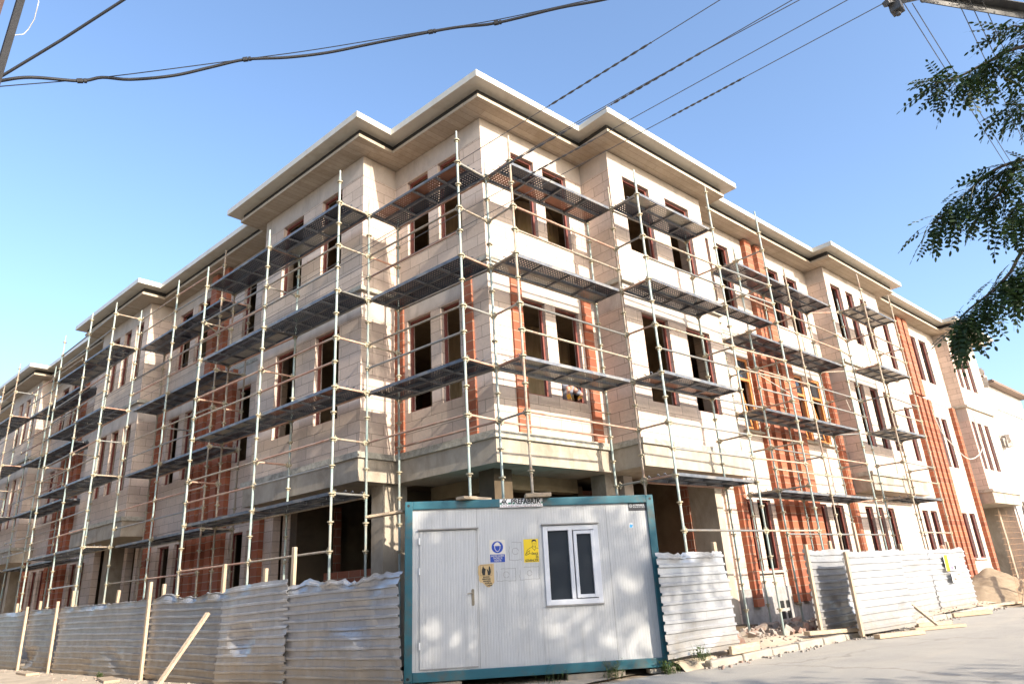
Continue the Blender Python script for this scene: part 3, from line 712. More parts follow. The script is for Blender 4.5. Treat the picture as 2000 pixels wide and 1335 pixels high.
# --- left projecting bay
sl = Scaffold(LW, LW(5.2, 1.5, 0), 'tube scaffold before the projecting bay just left of the corner')
for a, ti, to, z1i, z1o in ((2.40, None, 1.87, 0, 0.62), (5.12, 1.10, 1.90, 0.0, 0.30), (8.05, 1.20, 1.95, 0.05, 0.40)):
    if ti: sl.post(a, ti, GL, tops+z1i)
    sl.post(a, to, GL, tops+z1o)
    sl.transoms(a, ti or 1.10, to, D4)
sl.bay((2.40, 1.10, 1.87), (5.12, 1.10, 1.90), 1.1, 1.88, D4)
sl.bay((5.12, 1.10, 1.90), (8.05, 1.20, 1.95), 1.14, 1.92, D4)

# --- right projecting bay
sr = Scaffold(RW, RW(4.2, 1.5, 0), 'tube scaffold before the sunlit projecting bay just right of the corner')
for a, ti, to, z1i, z1o in ((2.78, 1.05, 1.80, 0.40, 0.45), (5.52, 1.13, 1.88, 0.0, 1.0)):
    sr.post(a, ti, 0.19, tops+z1i); sr.post(a, to, 0.10, tops+z1o); sr.transoms(a, ti, to, D4)
sr.bay((2.78, 1.05, 1.80), (5.52, 1.13, 1.88), 1.08, 1.86, D4, inner=True)
sr.bar('ledger', (2.78, 0.40, LEV[0]), (2.78, 1.05, LEV[0]))

# --- right: recess with the brown windows and the second projecting bay
rf = Scaffold(RW, RW(11, 1.0, 0), 'long tube scaffold across the brick piers and brown windows on the sunlit side')
for a, trip, z1 in ((7.62, (0.45, 1.23, 2.0), (0.0, 0.25, 0.98)), (10.35, (0.45, 1.23), (0.0, 0.40)), (13.1, (0.45, 1.23), (0.0, 0.30)), (13.98, (1.15, 1.92), (0.30, 0.90)), (16.6, (1.12, 1.86), (0.0, 0.82))):
    for t, e in zip(trip, z1): rf.post(a, t, 0.16, tops+e)
    for t0, t1 in zip(trip[:-1], trip[1:]): rf.transoms(a, t0, t1, D4)
rf.bay((7.62, 0.45, 1.23), (10.35, 0.45, 1.23), 0.45, 1.23, D4)
rf.bay((10.35, 0.45, 1.23), (13.1, 0.45, 1.23), 0.45, 1.23, D4)
rf.bay((13.98, 1.15, 1.92), (16.6, 1.12, 1.86), 1.14, 1.90, D4, kinds={round(z, 2): ('perf_light', 'perf_light') for z in D4})
for z in LEV[1:3]:
    for dz in (0.5, 1.0):
        rf.bar('guard_rail', (5.52, 1.88, z+dz), (7.62, 2.0, z+dz)); rf.bar('guard_rail', (13.1, 1.23, z+dz), (13.98, 1.92 if dz > 2 else 1.15, z+dz))
for z in (RZ+0.5, RZ, RZ-1.5): rf.bar('guard_rail', (5.52, 1.88, z), (7.62, 2.0, z))
for z in D4: rf.bar('transom', (13.1, 0.45, z), (13.98, 1.15, z))
rf.deck(5.54, 7.60, 1.2, 1.93, LEV[2], n=1)
for z in LEV[1:2]: rf.bar('ledger', (5.52, 1.13, z), (7.62, 1.23, z))

# --- left far stretch
lf = Scaffold(LW, LW(18, 1.4, 0), 'long tube scaffold receding along the shaded far left facade')
cols = [(8.55, 0.50, 1.30, 0.0, 1.30), (11.30, 0.55, 1.35, 0.0, 1.35), (13.80, 1.40, 2.15, 1.15, 1.22), (16.10, 1.35, 2.10, 0.0, 1.60), (18.85, 1.30, 2.05, 0.0, 1.60),
        (21.9, 0.55, 1.40, 0.0, 1.35), (24.65, 1.20, 1.98, 1.2, 2.05), (26.9, 1.15, 1.90, 0.0, 1.65), (29.6, 1.15, 1.95, 0.0, 1.5)]
for i, (a, ti, to, zi, zo) in enumerate(cols):
    lf.post(a, ti, GL, tops+zi); lf.post(a, to, GL, tops+zo); lf.transoms(a, ti, to, D4, extra=False, top=True)
    if zi > 1: lf.bar('transom', (a, ti, tops+1.0), (a, to, tops+1.0))
    lf.bar('transom', (a, ti, LEV[1]+1.0), (a, to, LEV[1]+1.0))
for a, b in zip(cols[:-1], cols[1:]):
    step = abs(a[2]-b[2]) > 0.4
    ti = min(a[1], b[1]) if step else (a[1]+b[1])/2
    ta, tb = (a[2], b[2]) if not step else (max(min(a[2], b[2]), 1.3),)*2
    lf.bay((a[0], a[1] if not step else ti, ta), (b[0], b[1] if not step else ti, tb), ti, ti+0.78, D4, top_guard=True, base_rail=(a[0] < 15), inner=(a[0] < 22))
lf.post(13.80, 0.55, GL, tops+0.02)
lf.bar('guard_rail', (8.05, 1.95, LEV[2]+1.0), (8.55, 1.30, LEV[2]+1.0))
# ------------------------------------------------------------------ the site cabin
CU = Vector((0.8286, -0.5599, 0)); CN = Vector((-0.5599, -0.8286, 0))    # along the front, out of the front
CO = Vector((-1.975, 0.09, 0.145)); TILT = -0.0149
CUZ = Vector((0, 0, 1))
def CW(u, t, w):                       # u along the front, t outwards, w up; the cabin has settled to the right
    return CO + CU*(u - w*TILT) + CN*t + CUZ*(w + u*TILT)
CL, CH, CD = 4.08, 2.61, 2.35
cab = thing('site_cabin', CO + CU*2.0 - CN*1.1, 'white panelled site cabin with teal steel frame, door and small window', 'cabin')
mb = MB(CW)
for a, b in ((0, 0.12), (CL-0.12, CL)):
    mb.box(a, b, -0.12, 0, 0.0, CH); mb.box(a, b, -CD, -CD+0.12, 0, CH)
mb.box(0.12, CL-0.12, -0.12, -0.002, 0.0, 0.135); mb.box(0.12, CL-0.12, -0.12, -0.002, CH-0.125, CH)
mb.box(0.12, CL-0.12, -CD, -CD+0.12, 0.0, 0.135); mb.box(0.12, CL-0.12, -CD, -CD+0.12, CH-0.125, CH)
for a, b in ((0, 0.12), (CL-0.12, CL)):
    mb.box(a, b, -CD+0.12, -0.12, 0.0, 0.135); mb.box(a, b, -CD+0.12, -0.12, CH-0.125, CH)
fr = mb.build('frame', MT['teal'], cab)
bv = fr.modifiers.new('bevel', 'BEVEL'); bv.width = 0.008; bv.segments = 2
mb = MB(CW); mb.box(0.1, CL-0.1, -CD+0.1, -0.1, CH-0.03, CH-0.005); mb.build('roof', MT['teal'], cab)
for u in (0.055, CL-0.055):
    for w in (0.055, CH-0.065):
        mb = MB(CW); mb.v = [(u+0.022*math.cos(2*PI*k/14), 0.0015, w+0.022*math.sin(2*PI*k/14)) for k in range(14)]; mb.f = [tuple(range(14))]; mb.mi = [0]
        mb.build('bolt_hole', MT['black'], fr)  # flat black disc painted for the shade inside the hole
# panels: vertical micro-rib profile, built as real ribs
def ribbed(u0, u1, w0, w1, t, holes, name, mat, pitch=0.042, joint=()):
    mb = MB(CW); us = []
    u = u0; 
    prof = []
    k = 0
    while u < u1-1e-6:
        prof += [(u, 0.0), (min(u+pitch*0.80, u1), 0.0), (min(u+pitch*0.86, u1), -0.0035), (min(u+pitch*0.94, u1), -0.0035)]
        u += pitch; k += 1
    prof.append((u1, 0.0))
    P = []
    for a in prof:
        if not P or a[0] > P[-1][0]+1e-6: P.append(a)
    cuts = sorted({h[i] for h in holes for i in (0, 1) if u0 < h[i] < u1})
    Q = []
    for i, (a, d) in enumerate(P):
        Q.append((a, d))
        if i+1 < len(P):
            for c_ in cuts:
                if a+1e-6 < c_ < P[i+1][0]-1e-6: Q.append((c_, d+(P[i+1][1]-d)*(c_-a)/(P[i+1][0]-a)))
    for (a, d), (b, e) in zip(Q[:-1], Q[1:]):
        m_ = (a+b)/2; segs = [(w0, w1)]
        for h in holes:
            if h[0] < m_ < h[1]:
                segs = [(w0, h[2]), (h[3], w1)]
        for wa, wb in segs:
            if wb > wa: mb.quad((a, t+d, wa), (b, t+e, wa), (b, t+e, wb), (a, t+d, wb))
    return mb.build(name, mat, cab, recalc=False)
DU0, DU1, DW0, DW1 = 0.235, 1.105, 0.175, 2.15
WU0, WU1, WWa, WWb = 2.19, 3.10, 0.965, 2.165
ribbed(0.12, CL-0.12, 0.135, CH-0.125, -0.045, [(WU0+0.03, WU1-0.03, WWa+0.03, WWb-0.03)], 'wall_panel', MT['panel'])
for (a, b, ta, tb, nm) in ((0.06, CL-0.06, -CD+0.05, -CD+0.06, 'back_panel'),):
    mb = MB(CW); mb.box(a, b, ta, tb, 0.1, CH-0.1); mb.build('wall_panel', MT['panel'], cab)
for u in (0.05, CL-0.06):
    mb = MB(CW); mb.box(u, u+0.012, -CD+0.12, -0.12, 0.1, CH-0.1); mb.build('wall_panel', MT['panel'], cab)
mb = MB(CW); mb.box(0.12, CL-0.12, -CD+0.12, -0.16, 0.1, 0.14); mb.build('floor', MT['inner_concrete'], cab)
mb = MB(CW)                                            # cover strip and panel joints
mb.box(1.135, 1.139, -0.0445, -0.041, 0.14, CH-0.13); mb.box(2.12, 2.123, -0.0445, -0.042, 0.14, CH-0.13); mb.box(3.26, 3.263, -0.0445, -0.042, 0.14, CH-0.13)
mb.build('panel_joint', MT['residue'], cab)
# door
dr = ribbed(DU0, DU1, DW0, DW1, -0.028, [], 'door', MT['panel'], 0.042)
mb = MB(CW)
for a, b, c_, d in ((DU0-0.004, DU0, DW0, DW1), (DU1, DU1+0.004, DW0, DW1), (DU0, DU1, DW0-0.012, DW0)):
    mb.box(a, b, -0.044, -0.027, c_, d)
mb.build('edge_strip', MT['residue'], dr)
mb = MB(CW); mb.box(DU0-0.03, DU1+0.05, -0.044, 0.012, DW1+0.012, DW1+0.03); mb.build('drip_strip', MT['residue'], dr)
for w in (0.49, 1.55, 2.0):
    mb = MB(CW); mb.tube([(DU0-0.012, -0.014, w-0.05), (DU0-0.012, -0.014, w+0.05)], 0.013, 8); mb.build('hinge', MT['paper'], dr)
mb = MB(CW)
pl = [(1.045+0.022*math.cos(a)+0.0, 1.14+(0.1 if math.sin(a) > 0 else -0.1)+0.022*math.sin(a)) for a in [k*PI/8 for k in range(16)]]
n = len(mb.v); mb.v += [(u, -0.020, w) for u, w in pl] + [(u, -0.028, w) for u, w in pl]
mb.f.append(tuple(range(n, n+16))); mb.mi.append(0)
for i in range(16): mb.f.append((n+i, n+(i+1) % 16, n+16+(i+1) % 16, n+16+i)); mb.mi.append(0)
mb.tube([(1.045, -0.02, 1.20), (1.045, 0.022, 1.20), (0.955, 0.026, 1.195)], 0.009, 7)
mb.disc((1.045, -0.018, 1.09), 0.012, 0.01, 8)
mb.build('handle', MT['brass'], dr)
# window
def rect_frame(mb, u0, u1, w0, w1, bw, t0, t1):
    mb.box(u0, u0+bw, t0, t1, w0, w1); mb.box(u1-bw, u1, t0, t1, w0, w1)
    mb.box(u0+bw, u1-bw, t0, t1, w0, w0+bw); mb.box(u0+bw, u1-bw, t0, t1, w1-bw, w1)
mb = MB(CW); rect_frame(mb, WU0, WU1, WWa, WWb, 0.078, -0.09, -0.018); mb.box(2.605, 2.67, -0.09, -0.0185, WWa+0.078, WWb-0.078)
wn = mb.build('window', MT['upvc'], cab); bv = wn.modifiers.new('bevel', 'BEVEL'); bv.width = 0.006; bv.segments = 2
mb = MB(CW); rect_frame(mb, 2.685, 3.025, WWa+0.09, WWb-0.09, 0.052, -0.07, -0.006)
sh = mb.build('sash', MT['upvc'], wn); bv = sh.modifiers.new('bevel', 'BEVEL'); bv.width = 0.005; bv.segments = 2
mb = MB(CW); mb.box(WU0+0.078, 2.605, -0.062, -0.058, WWa+0.078, WWb-0.078); mb.build('pane', MT['glass'], wn)
mb = MB(CW); mb.box(2.737, 2.973, -0.048, -0.044, WWa+0.142, WWb-0.142); mb.build('pane', MT['glass'], wn)
mb = MB(CW); mb.box(WU0-0.015, WU1+0.015, -0.044, 0.018, WWb+0.012, WWb+0.028); mb.build('drip_strip', MT['residue'], wn)
mb = MB(CW); mb.box(WU0-0.012, WU1+0.012, -0.044, -0.012, WWa-0.016, WWa-0.001); mb.build('window_sill', MT['residue'], wn)

# ------------------------------------------------------------------ signs on the cabin
def text_mesh(parent, name, txt, u, w, size, mat, t, align='CENTER', W=CW, sx=1.0, bold=0.0, maxw=None):
    cu = bpy.data.curves.new(name, 'FONT'); cu.body = txt; cu.size = size; cu.align_x = align; cu.align_y = 'CENTER'
    cu.offset = bold; cu.resolution_u = 3
    ob = bpy.data.objects.new(name, cu); COL.objects.link(ob)
    bpy.context.view_layer.update()
    me = bpy.data.meshes.new_from_object(ob.evaluated_get(bpy.context.evaluated_depsgraph_get()))
    bpy.data.objects.remove(ob); bpy.data.curves.remove(cu)
    k = 1.0
    if maxw:
        xs = [v.co.x for v in me.vertices]; wd = max(xs)-min(xs)
        k = maxw/(wd*sx)
    pw = parent_world(parent)
    for v in me.vertices: v.co = W(u+v.co.x*sx*k, t, w+v.co.y) - pw
    me.materials.clear(); me.materials.append(mat)
    o = bpy.data.objects.new(name, me); COL.objects.link(o); o.parent = parent
    return o
def flat(parent, name, pts, mat, t, W=CW):
    mb = MB(W); n = len(mb.v); mb.v = [(u, t, w) for u, w in pts]; mb.f = [tuple(range(len(pts)))]; mb.mi = [0]
    return mb.build(name, mat, parent, recalc=False)
def stroke(parent, name, lines, wd, mat, t, W=CW):
    mb = MB(W)
    for L in lines:
        for (a, b), (c_, d) in zip(L[:-1], L[1:]):
            l = math.hypot(c_-a, d-b) or 1; nx, nw = -(d-b)/l*wd/2, (c_-a)/l*wd/2; ex, ew = (c_-a)/l*wd*.3, (d-b)/l*wd*.3
            mb.quad((a-ex+nx, t, b-ew+nw), (a-ex-nx, t, b-ew-nw), (c_+ex-nx, t, d+ew-nw), (c_+ex+nx, t, d+ew+nw))
    return mb.build(name, mat, parent, recalc=False)
def board(name, pts, mat, t0, th, label, cat, group=None):
    mb = MB(CW); k = len(pts)
    mb.v = [(u, t0, w) for u, w in pts] + [(u, t0+th, w) for u, w in pts]
    mb.f = [tuple(reversed(range(k))), tuple(range(k, 2*k))] + [(i, (i+1) % k, k+(i+1) % k, k+i) for i in range(k)]; mb.mi = [0]*len(mb.f)
    c_ = CW(sum(p[0] for p in pts)/k, t0, sum(p[1] for p in pts)/k)
    return tag(mb.build(name, mat, None, origin=c_), label, cat, group)
def circ(cu_, cw, r, n=28, a0=0, a1=2*PI): return [(cu_+r*math.cos(a0+(a1-a0)*k/n), cw+r*math.sin(a0+(a1-a0)*k/n)) for k in range(n if a1-a0 > 6.2 else n+1)]
TB = -0.0445
# blue helmet sign
s1 = board('safety_sign', [(1.325, 1.64), (1.575, 1.635), (1.575, 1.975), (1.325, 1.98)], MT['signwhite'], TB, 0.003, 'faded safety sign with a blue disc showing a helmeted head', 'sign', 'safety signs on the cabin')
T1 = TB+0.0035
flat(s1, 'text_field', [(1.332, 1.642), (1.568, 1.638), (1.568, 1.757), (1.332, 1.76)], MT['signblue'], T1)
flat(s1, 'blue_disc', circ(1.452, 1.868, 0.092), MT['signblue'], T1)
flat(s1, 'helmet', [(1.400, 1.886), (1.504, 1.886), (1.508, 1.897), (1.494, 1.899), (1.488, 1.924), (1.466, 1.942), (1.438, 1.942), (1.416, 1.924), (1.410, 1.899), (1.396, 1.897)], MT['signwhite'], T1+0.001)
stroke(s1, 'face_outline', [[(1.408, 1.884), (1.411, 1.845), (1.430, 1.812), (1.452, 1.800), (1.474, 1.812), (1.493, 1.845), (1.496, 1.884)]], 0.009, MT['signwhite'], T1+0.001)
for i, tx in enumerate(('BARETSİZ ÇALIŞMAK', 'TEHLİKELİ VE', 'YASAKTIR')):
    text_mesh(s1, 'lettering', tx, 1.45, 1.735-0.036*i, 0.038, MT['signwhite'], T1+0.001, maxw=(0.21, 0.15, 0.12)[i], bold=0.0006)
# yellow safety-first sign with a pointing man drawn in line
s2 = board('safety_sign', [(1.873, 1.618), (2.112, 1.618), (2.112, 1.972), (1.873, 1.972)], MT['signyellow'], TB, 0.003, 'yellow safety sign with a line drawing of a pointing man', 'sign', 'safety signs on the cabin')
flat(s2, 'hair', [(2.008, 1.918), (2.006, 1.944), (2.022, 1.962), (2.05, 1.966), (2.074, 1.957), (2.082, 1.935), (2.079, 1.905), (2.073, 1.925), (2.060, 1.938), (2.036, 1.938), (2.018, 1.930), (2.014, 1.905)], MT['ink'], T1)
stroke(s2, 'face_drawing', [[(2.013, 1.91), (2.014, 1.885), (2.022, 1.862), (2.038, 1.846), (2.052, 1.846), (2.068, 1.862), (2.076, 1.885), (2.078, 1.91)], [(2.024, 1.909), (2.037, 1.912)], [(2.052, 1.912), (2.066, 1.909)], [(2.045, 1.903), (2.042, 1.882), (2.049, 1.879)], [(2.034, 1.866), (2.046, 1.863), (2.058, 1.867)]], 0.0045, MT['ink'], T1)
stroke(s2, 'coat_drawing', [[(2.016, 1.862), (1.995, 1.842), (1.962, 1.830), (1.930, 1.805), (1.915, 1.770), (1.895, 1.735)], [(2.016, 1.862), (2.012, 1.832), (2.036, 1.812), (2.046, 1.795)], [(2.066, 1.855), (2.068, 1.832), (2.046, 1.795)], [(2.068, 1.836), (2.108, 1.826)], [(1.962, 1.79), (1.955, 1.766), (1.970, 1.746), (1.985, 1.755)], [(1.895, 1.735), (1.918, 1.752), (1.930, 1.778), (1.962, 1.79), (1.972, 1.802)], [(1.918, 1.752), (1.945, 1.738), (1.962, 1.752)], [(1.895, 1.735), (1.905, 1.722), (1.93, 1.735)], [(1.945, 1.738), (1.95, 1.75)]], 0.006, MT['ink'], T1)
text_mesh(s2, 'lettering', 'ÖNCE', 2.047, 1.745, 0.043, MT['ink'], T1, maxw=0.108, bold=0.0016)
text_mesh(s2, 'lettering', 'İŞ', 2.083, 1.697, 0.043, MT['ink'], T1, bold=0.0016)
text_mesh(s2, 'lettering', 'GÜVENLİĞİ', 1.995, 1.643, 0.046, MT['ink'], T1, maxw=0.212, bold=0.0016)
# torn brown sign
s3 = board('safety_sign', [(1.165, 1.615), (1.385, 1.622), (1.385, 1.345), (1.350, 1.300), (1.302, 1.272), (1.268, 1.280), (1.235, 1.312), (1.200, 1.345), (1.162, 1.352), (1.145, 1.385), (1.148, 1.44), (1.132, 1.48), (1.134, 1.585)], MT['signtan'], TB, 0.003, 'torn browned safety sign with raised black hands', 'sign', 'safety signs on the cabin')
stroke(s3, 'picture_frame', [[(1.175, 1.603), (1.352, 1.606), (1.352, 1.45), (1.175, 1.45), (1.175, 1.603)]], 0.003, MT['ink'], T1)
for sg, cx_ in ((1, 1.218), (-1, 1.312)):
    h = lambda a, b: (cx_+sg*a, b)
    pts = [h(-0.012, 1.455), h(0.026, 1.455), h(0.030, 1.50), h(0.040, 1.545), h(0.033, 1.55), h(0.020, 1.515), h(0.012, 1.512), h(0.010, 1.56), h(0.002, 1.592), h(-0.010, 1.578), h(-0.022, 1.54), h(-0.026, 1.50)]
    flat(s3, 'hand_picture', pts if sg > 0 else list(reversed(pts)), MT['ink'], T1)
for i, (tx, wd, uu) in enumerate((('BALKON', 0.10, 1.262), ('MERDİVEN', 0.13, 1.262), ('ASANSÖR', 0.125, 1.268), ('OLUĞUNA', 0.115, 1.292), ('LAŞMA', 0.085, 1.308))):
    text_mesh(s3, 'lettering', tx, uu, 1.427-0.0315*i, 0.030, MT['ink'], T1, maxw=wd, bold=0.0016)
# maker's banner on the top beam
s4 = board('name_banner', [(1.512, CH-0.135), (2.215, CH-0.135), (2.215, CH-0.004), (1.512, CH-0.004)], MT['paper'], 0.0005, 0.002, 'white printed banner with black capitals on the teal top beam', 'banner')
T4 = 0.003
for a, b in ((1.514, 1.545), (1.648, 1.692), (1.725, 1.745), (1.895, 1.92), (2.19, 2.213)):
    flat(s4, 'green_band', [(a, CH-0.088), (b, CH-0.088), (b+0.004, CH-0.06), (a-0.001, CH-0.06)], MT['green'], T4)
text_mesh(s4, 'lettering', '4K', 1.590, CH-0.051, 0.112, MT['ink'], T4+0.0012, maxw=0.105, bold=0.004)
text_mesh(s4, 'lettering', 'PREFABRİK', 1.938, CH-0.051, 0.108, MT['ink'], T4+0.0012, maxw=0.49, bold=0.004)
mb = MB(CW)
for k in range(34):
    if k % 6 == 5: continue
    mb.quad(*[(1.535+k*0.0195+a, T4, CH-0.099+b) for a, b in ((0, -0.006), (0.009, -0.006), (0.009, 0.006), (0, 0.006))])
mb.build('small_print', MT['ink'], s4, recalc=False)
mb = MB(CW); random.seed(3); u = 1.53
while u < 2.19:
    L = random.uniform(0.012, 0.05); mb.quad((u, T4, CH-0.126), (u+L, T4, CH-0.126), (u+L, T4, CH-0.117), (u, T4, CH-0.117)); u += L+0.010
mb.build('small_print', MT['maroon'], s4, recalc=False)
# black plate top right
s5 = board('name_plate', [(3.655, 2.36), (3.955, 2.36), (3.955, 2.482), (3.655, 2.482)], MT['plate_black'], TB, 0.003, 'small black plate with grey lettering in the cabin\'s upper right corner', 'plate')
stroke(s5, 'emblem', [circ(3.697, 2.44, 0.025, 20)+[(3.722, 2.44)], circ(3.697, 2.44, 0.012, 12)+[(3.709, 2.44)]], 0.007, MT['plate_grey'], T1)
text_mesh(s5, 'lettering', '4K PREFABRİK', 3.836, 2.447, 0.040, MT['plate_grey'], T1, maxw=0.20, bold=0.001)
mb = MB(CW); u = 3.735
while u < 3.93:
    L = random.uniform(0.012, 0.03); mb.quad((u, T1, 2.414), (u+L, T1, 2.414), (u+L, T1, 2.423), (u, T1, 2.423)); u += L+0.008
mb.build('small_print', MT['plate_grey'], s5, recalc=False)
s6 = board('paper_sticker', [(3.64, 2.085), (3.705, 2.092), (3.71, 2.15), (3.695, 2.172), (3.645, 2.165)], MT['paper'], TB, 0.001, 'small torn blue and white sticker right of the cabin window', 'sticker')
flat(s6, 'blue_print', [(3.648, 2.092), (3.69, 2.097), (3.708, 2.14), (3.68, 2.135), (3.668, 2.15), (3.65, 2.13)], MT['bluepaper'], TB+0.0015)
# outlines of glue where signs were torn off (stains of the wall panel itself)
def wob(L, a=0.006): return [(p[0]+random.uniform(-a, a), p[1]+random.uniform(-a, a)) for p in L]
def seg(p, q, n=9): return [(p[0]+(q[0]-p[0])*k/n, p[1]+(q[1]-p[1])*k/n) for k in range(n+1)]
for (u0, u1, w0, w1, r) in ((1.64, 1.835, 1.66, 1.93, 0.05), (1.43, 1.725, 1.355, 1.54, 0.045), (1.795, 2.10, 1.365, 1.55, 0.04)):
    L = [wob(seg((u0, w1), (u1, w1))), wob(seg((u1, w1-0.01), (u1, w0))), wob(seg((u1, w0), (u0, w0))), wob(seg((u0, w0+0.02), (u0, w1)))]
    stroke(cab, 'glue_outline', [sum(L, [])[2:-2]], 0.0065, MT['residue'], TB); stroke(cab, 'glue_ring', [wob(circ((u0+u1)/2, (w0+w1)/2, r, 16), 0.003)], 0.0065, MT['residue'], TB)
# concrete blocks and timbers under the cabin, planks on its roof
random.seed(5)
def timber(name, a, b, w, h, label, cat='timber', group=None, mat='timber_h'):
    mb = MB(WW); mb.bar(a, b, w, h)
    o = tag(mb.build(name, MT[mat], None, origin=(Vector(a)+Vector(b))/2), label, cat, group)
    bv_ = o.modifiers.new('bevel', 'BEVEL'); bv_.width = min(w, h)*0.08; bv_.segments = 1
    return o
for (u, L, lab) in ((2.9, 0.9, 'grey concrete block propping the cabin front, partly behind weeds'), (3.95, 0.42, 'grey block under the lower right corner of the cabin'), (0.5, 0.7, 'pale block under the cabin below the door')):
    a, b = CW(u-L/2, -0.14, 0), CW(u+L/2, -0.14, 0); z = min(a.z, b.z)
    a.z = b.z = z/2 - 0.004
    timber('concrete_block', a, b, 0.2, z-0.012, lab, 'block', None, 'kerb')
ptop = CW(1.0, -0.3, CH).z
for P, ang, L, lab in ((LW(-0.33, 1.09, 0), 0.1, 0.62, 'thin timber pad under the leftmost scaffold post on the cabin roof'), (LW(-0.33, 0.29, 0), -0.55, 0.42, 'timber pad under the middle scaffold post on the cabin roof'), (RW(-0.25, 1.10, 0), -0.6, 0.42, 'timber pad under the rightmost scaffold post on the cabin roof')):
    d = Vector((math.cos(ang), math.sin(ang), 0)); P.z = 0
    c_ = P + d*0.08; zt = CABZ - 0.012
    # find roof height below the pad
    uu = (P-CO).dot(CU); zr = CW(uu, 0, CH).z
    a = c_-d*L/2; b = c_+d*L/2; a.z = b.z = (zr+zt)/2+0.004
    timber('timber_pad', a, b, 0.2, zt-zr-0.004, lab, 'timber pad')
timber('timber_plank', CW(-0.62, -0.5, 2.44), CW(-0.02, -0.35, 2.50), 0.2, 0.04, 'short plank sticking out left of the cabin top', 'plank')
V = Vector
# ------------------------------------------------------------------ ground, road, kerb
random.seed(21)
def grid_sheet(name, mat, x0, x1, y0, y1, nx, ny, zf, label=None, kind='structure', rot=None):
    me = bpy.data.meshes.new(name); vs = []; fs = []
    for j in range(ny+1):
        for i in range(nx+1):
            x = x0+(x1-x0)*i/nx; y = y0+(y1-y0)*j/ny
            vs.append((x, y, zf(x, y)))
    for j in range(ny):
        for i in range(nx):
            a = j*(nx+1)+i; fs.append((a, a+1, a+nx+2, a+nx+1))
    me.from_pydata(vs, [], fs); me.materials.append(MT[mat])
    for p in me.polygons: p.use_smooth = True
    o = bpy.data.objects.new(name, me); COL.objects.link(o)
    if kind: o['kind'] = kind
    return o
nz = lambda x, y, s, a: a*noise.noise(Vector((x*s, y*s, 1.7)))
g = MB(WW); g.quad((-400, -400, -0.03), (400, -400, -0.03), (400, 400, -0.03), (-400, 400, -0.03)); tag(g.build('ground', MT['dirt'], recalc=False), kind='structure')
rd = grid_sheet('road', 'asphalt', -60, 90, -14, -2.1, 150, 12, lambda x, y: 0.0+nz(x, y, .3, .008))
sd = grid_sheet('side_street', 'asphalt', -26, -5.4, -2.0, 60, 20, 60, lambda x, y: -0.008)
def kerb_y(x): return -2.42 - 0.012*(x-2)
# building plot: raised sandy strip along the right side, lower on the left
def plot_z(x, y):
    k = min(1, max(0, (y-kerb_y(x)-0.05)/0.45))
    return 0.075 + 0.10*k + nz(x, y, 1.3, .05)*k + nz(x, y, 5, .02)*k
st = grid_sheet('site_ground', 'dirt', 1.55, 40, -2.36, 1.2, 150, 26, lambda x, y: plot_z(x, y) if y > kerb_y(x)+0.07 else -0.02)
sg = grid_sheet('left_verge', 'dirt', -9, 1.6, -1.75, 40, 60, 160, lambda x, y: 0.004+abs(nz(x, y, .9, .035))+nz(x, y, 5, .012))
for i in range(26):
    x = 2.05+i*0.93
    if 7.0 < x < 9.1: pass
    L = 0.90; a = Vector((x, kerb_y(x), 0)); b = Vector((x+L, kerb_y(x+L), 0))
    mb = MB(WW); h = 0.115+random.uniform(-.012, .012); sh_ = random.uniform(-.015, .015)
    mb.bar((a.x, a.y+sh_, h/2-0.02), (b.x, b.y+sh_, h/2-0.02), 0.14, h+0.04)
    o = tag(mb.build('kerb_stone', MT['kerb'], None, origin=(a+b)/2), kind='structure')
    bv = o.modifiers.new('bevel', 'BEVEL'); bv.width = 0.03; bv.segments = 2
# rubble by the brick piers
mb = MB(WW)
for k in range(230):
    x = random.gauss(7.2, 1.3); y = random.uniform(-1.9, -0.35)
    if random.random() < 0.25: x = random.uniform(2.6, 17); y = random.uniform(-2.2, -0.5)
    r = random.uniform(0.015, 0.09)*(1.0 if random.random() < .8 else 1.5)
    q = Matrix.Rotation(random.uniform(0, 6.3), 3, Vector((random.uniform(-1, 1), random.uniform(-1, 1), random.uniform(-1, 1))).normalized())
    mb.obox((x, y, plot_z(x, y)+r*0.35), q @ Vector((1, 0, 0)), q @ Vector((0, 1, 0)), q @ Vector((0, 0, 1)), r, r*random.uniform(.4, .9), r*random.uniform(.25, .6))
tag(mb.build('rubble', MT['rubble']), 'broken blocks and mortar lumps at the foot of the brick piers', 'rubble', kind='stuff')
mb = MB(WW)
for k in range(900):
    if k % 3: x = random.uniform(1.8, 17); y = kerb_y(x)+random.choice((random.gauss(-0.12, .12), random.uniform(0.1, .7)))
    else:
        y = random.uniform(-1, 22); x = LW(0, 2.55+random.gauss(0, .3), 0).x + SB*y
    r = random.uniform(0.006, 0.028)
    mb.obox((x, y, (0.012 if y < kerb_y(x) or x < 1.5 else plot_z(x, y)+.004)), Vector((1, 0, 0)), Vector((0, 1, 0)), Vector((0, 0, 1)), r, r*.8, r*.6)
tag(mb.build('gravel', MT['rubble']), 'loose gravel scattered along kerb and fence foot', 'gravel', kind='stuff')

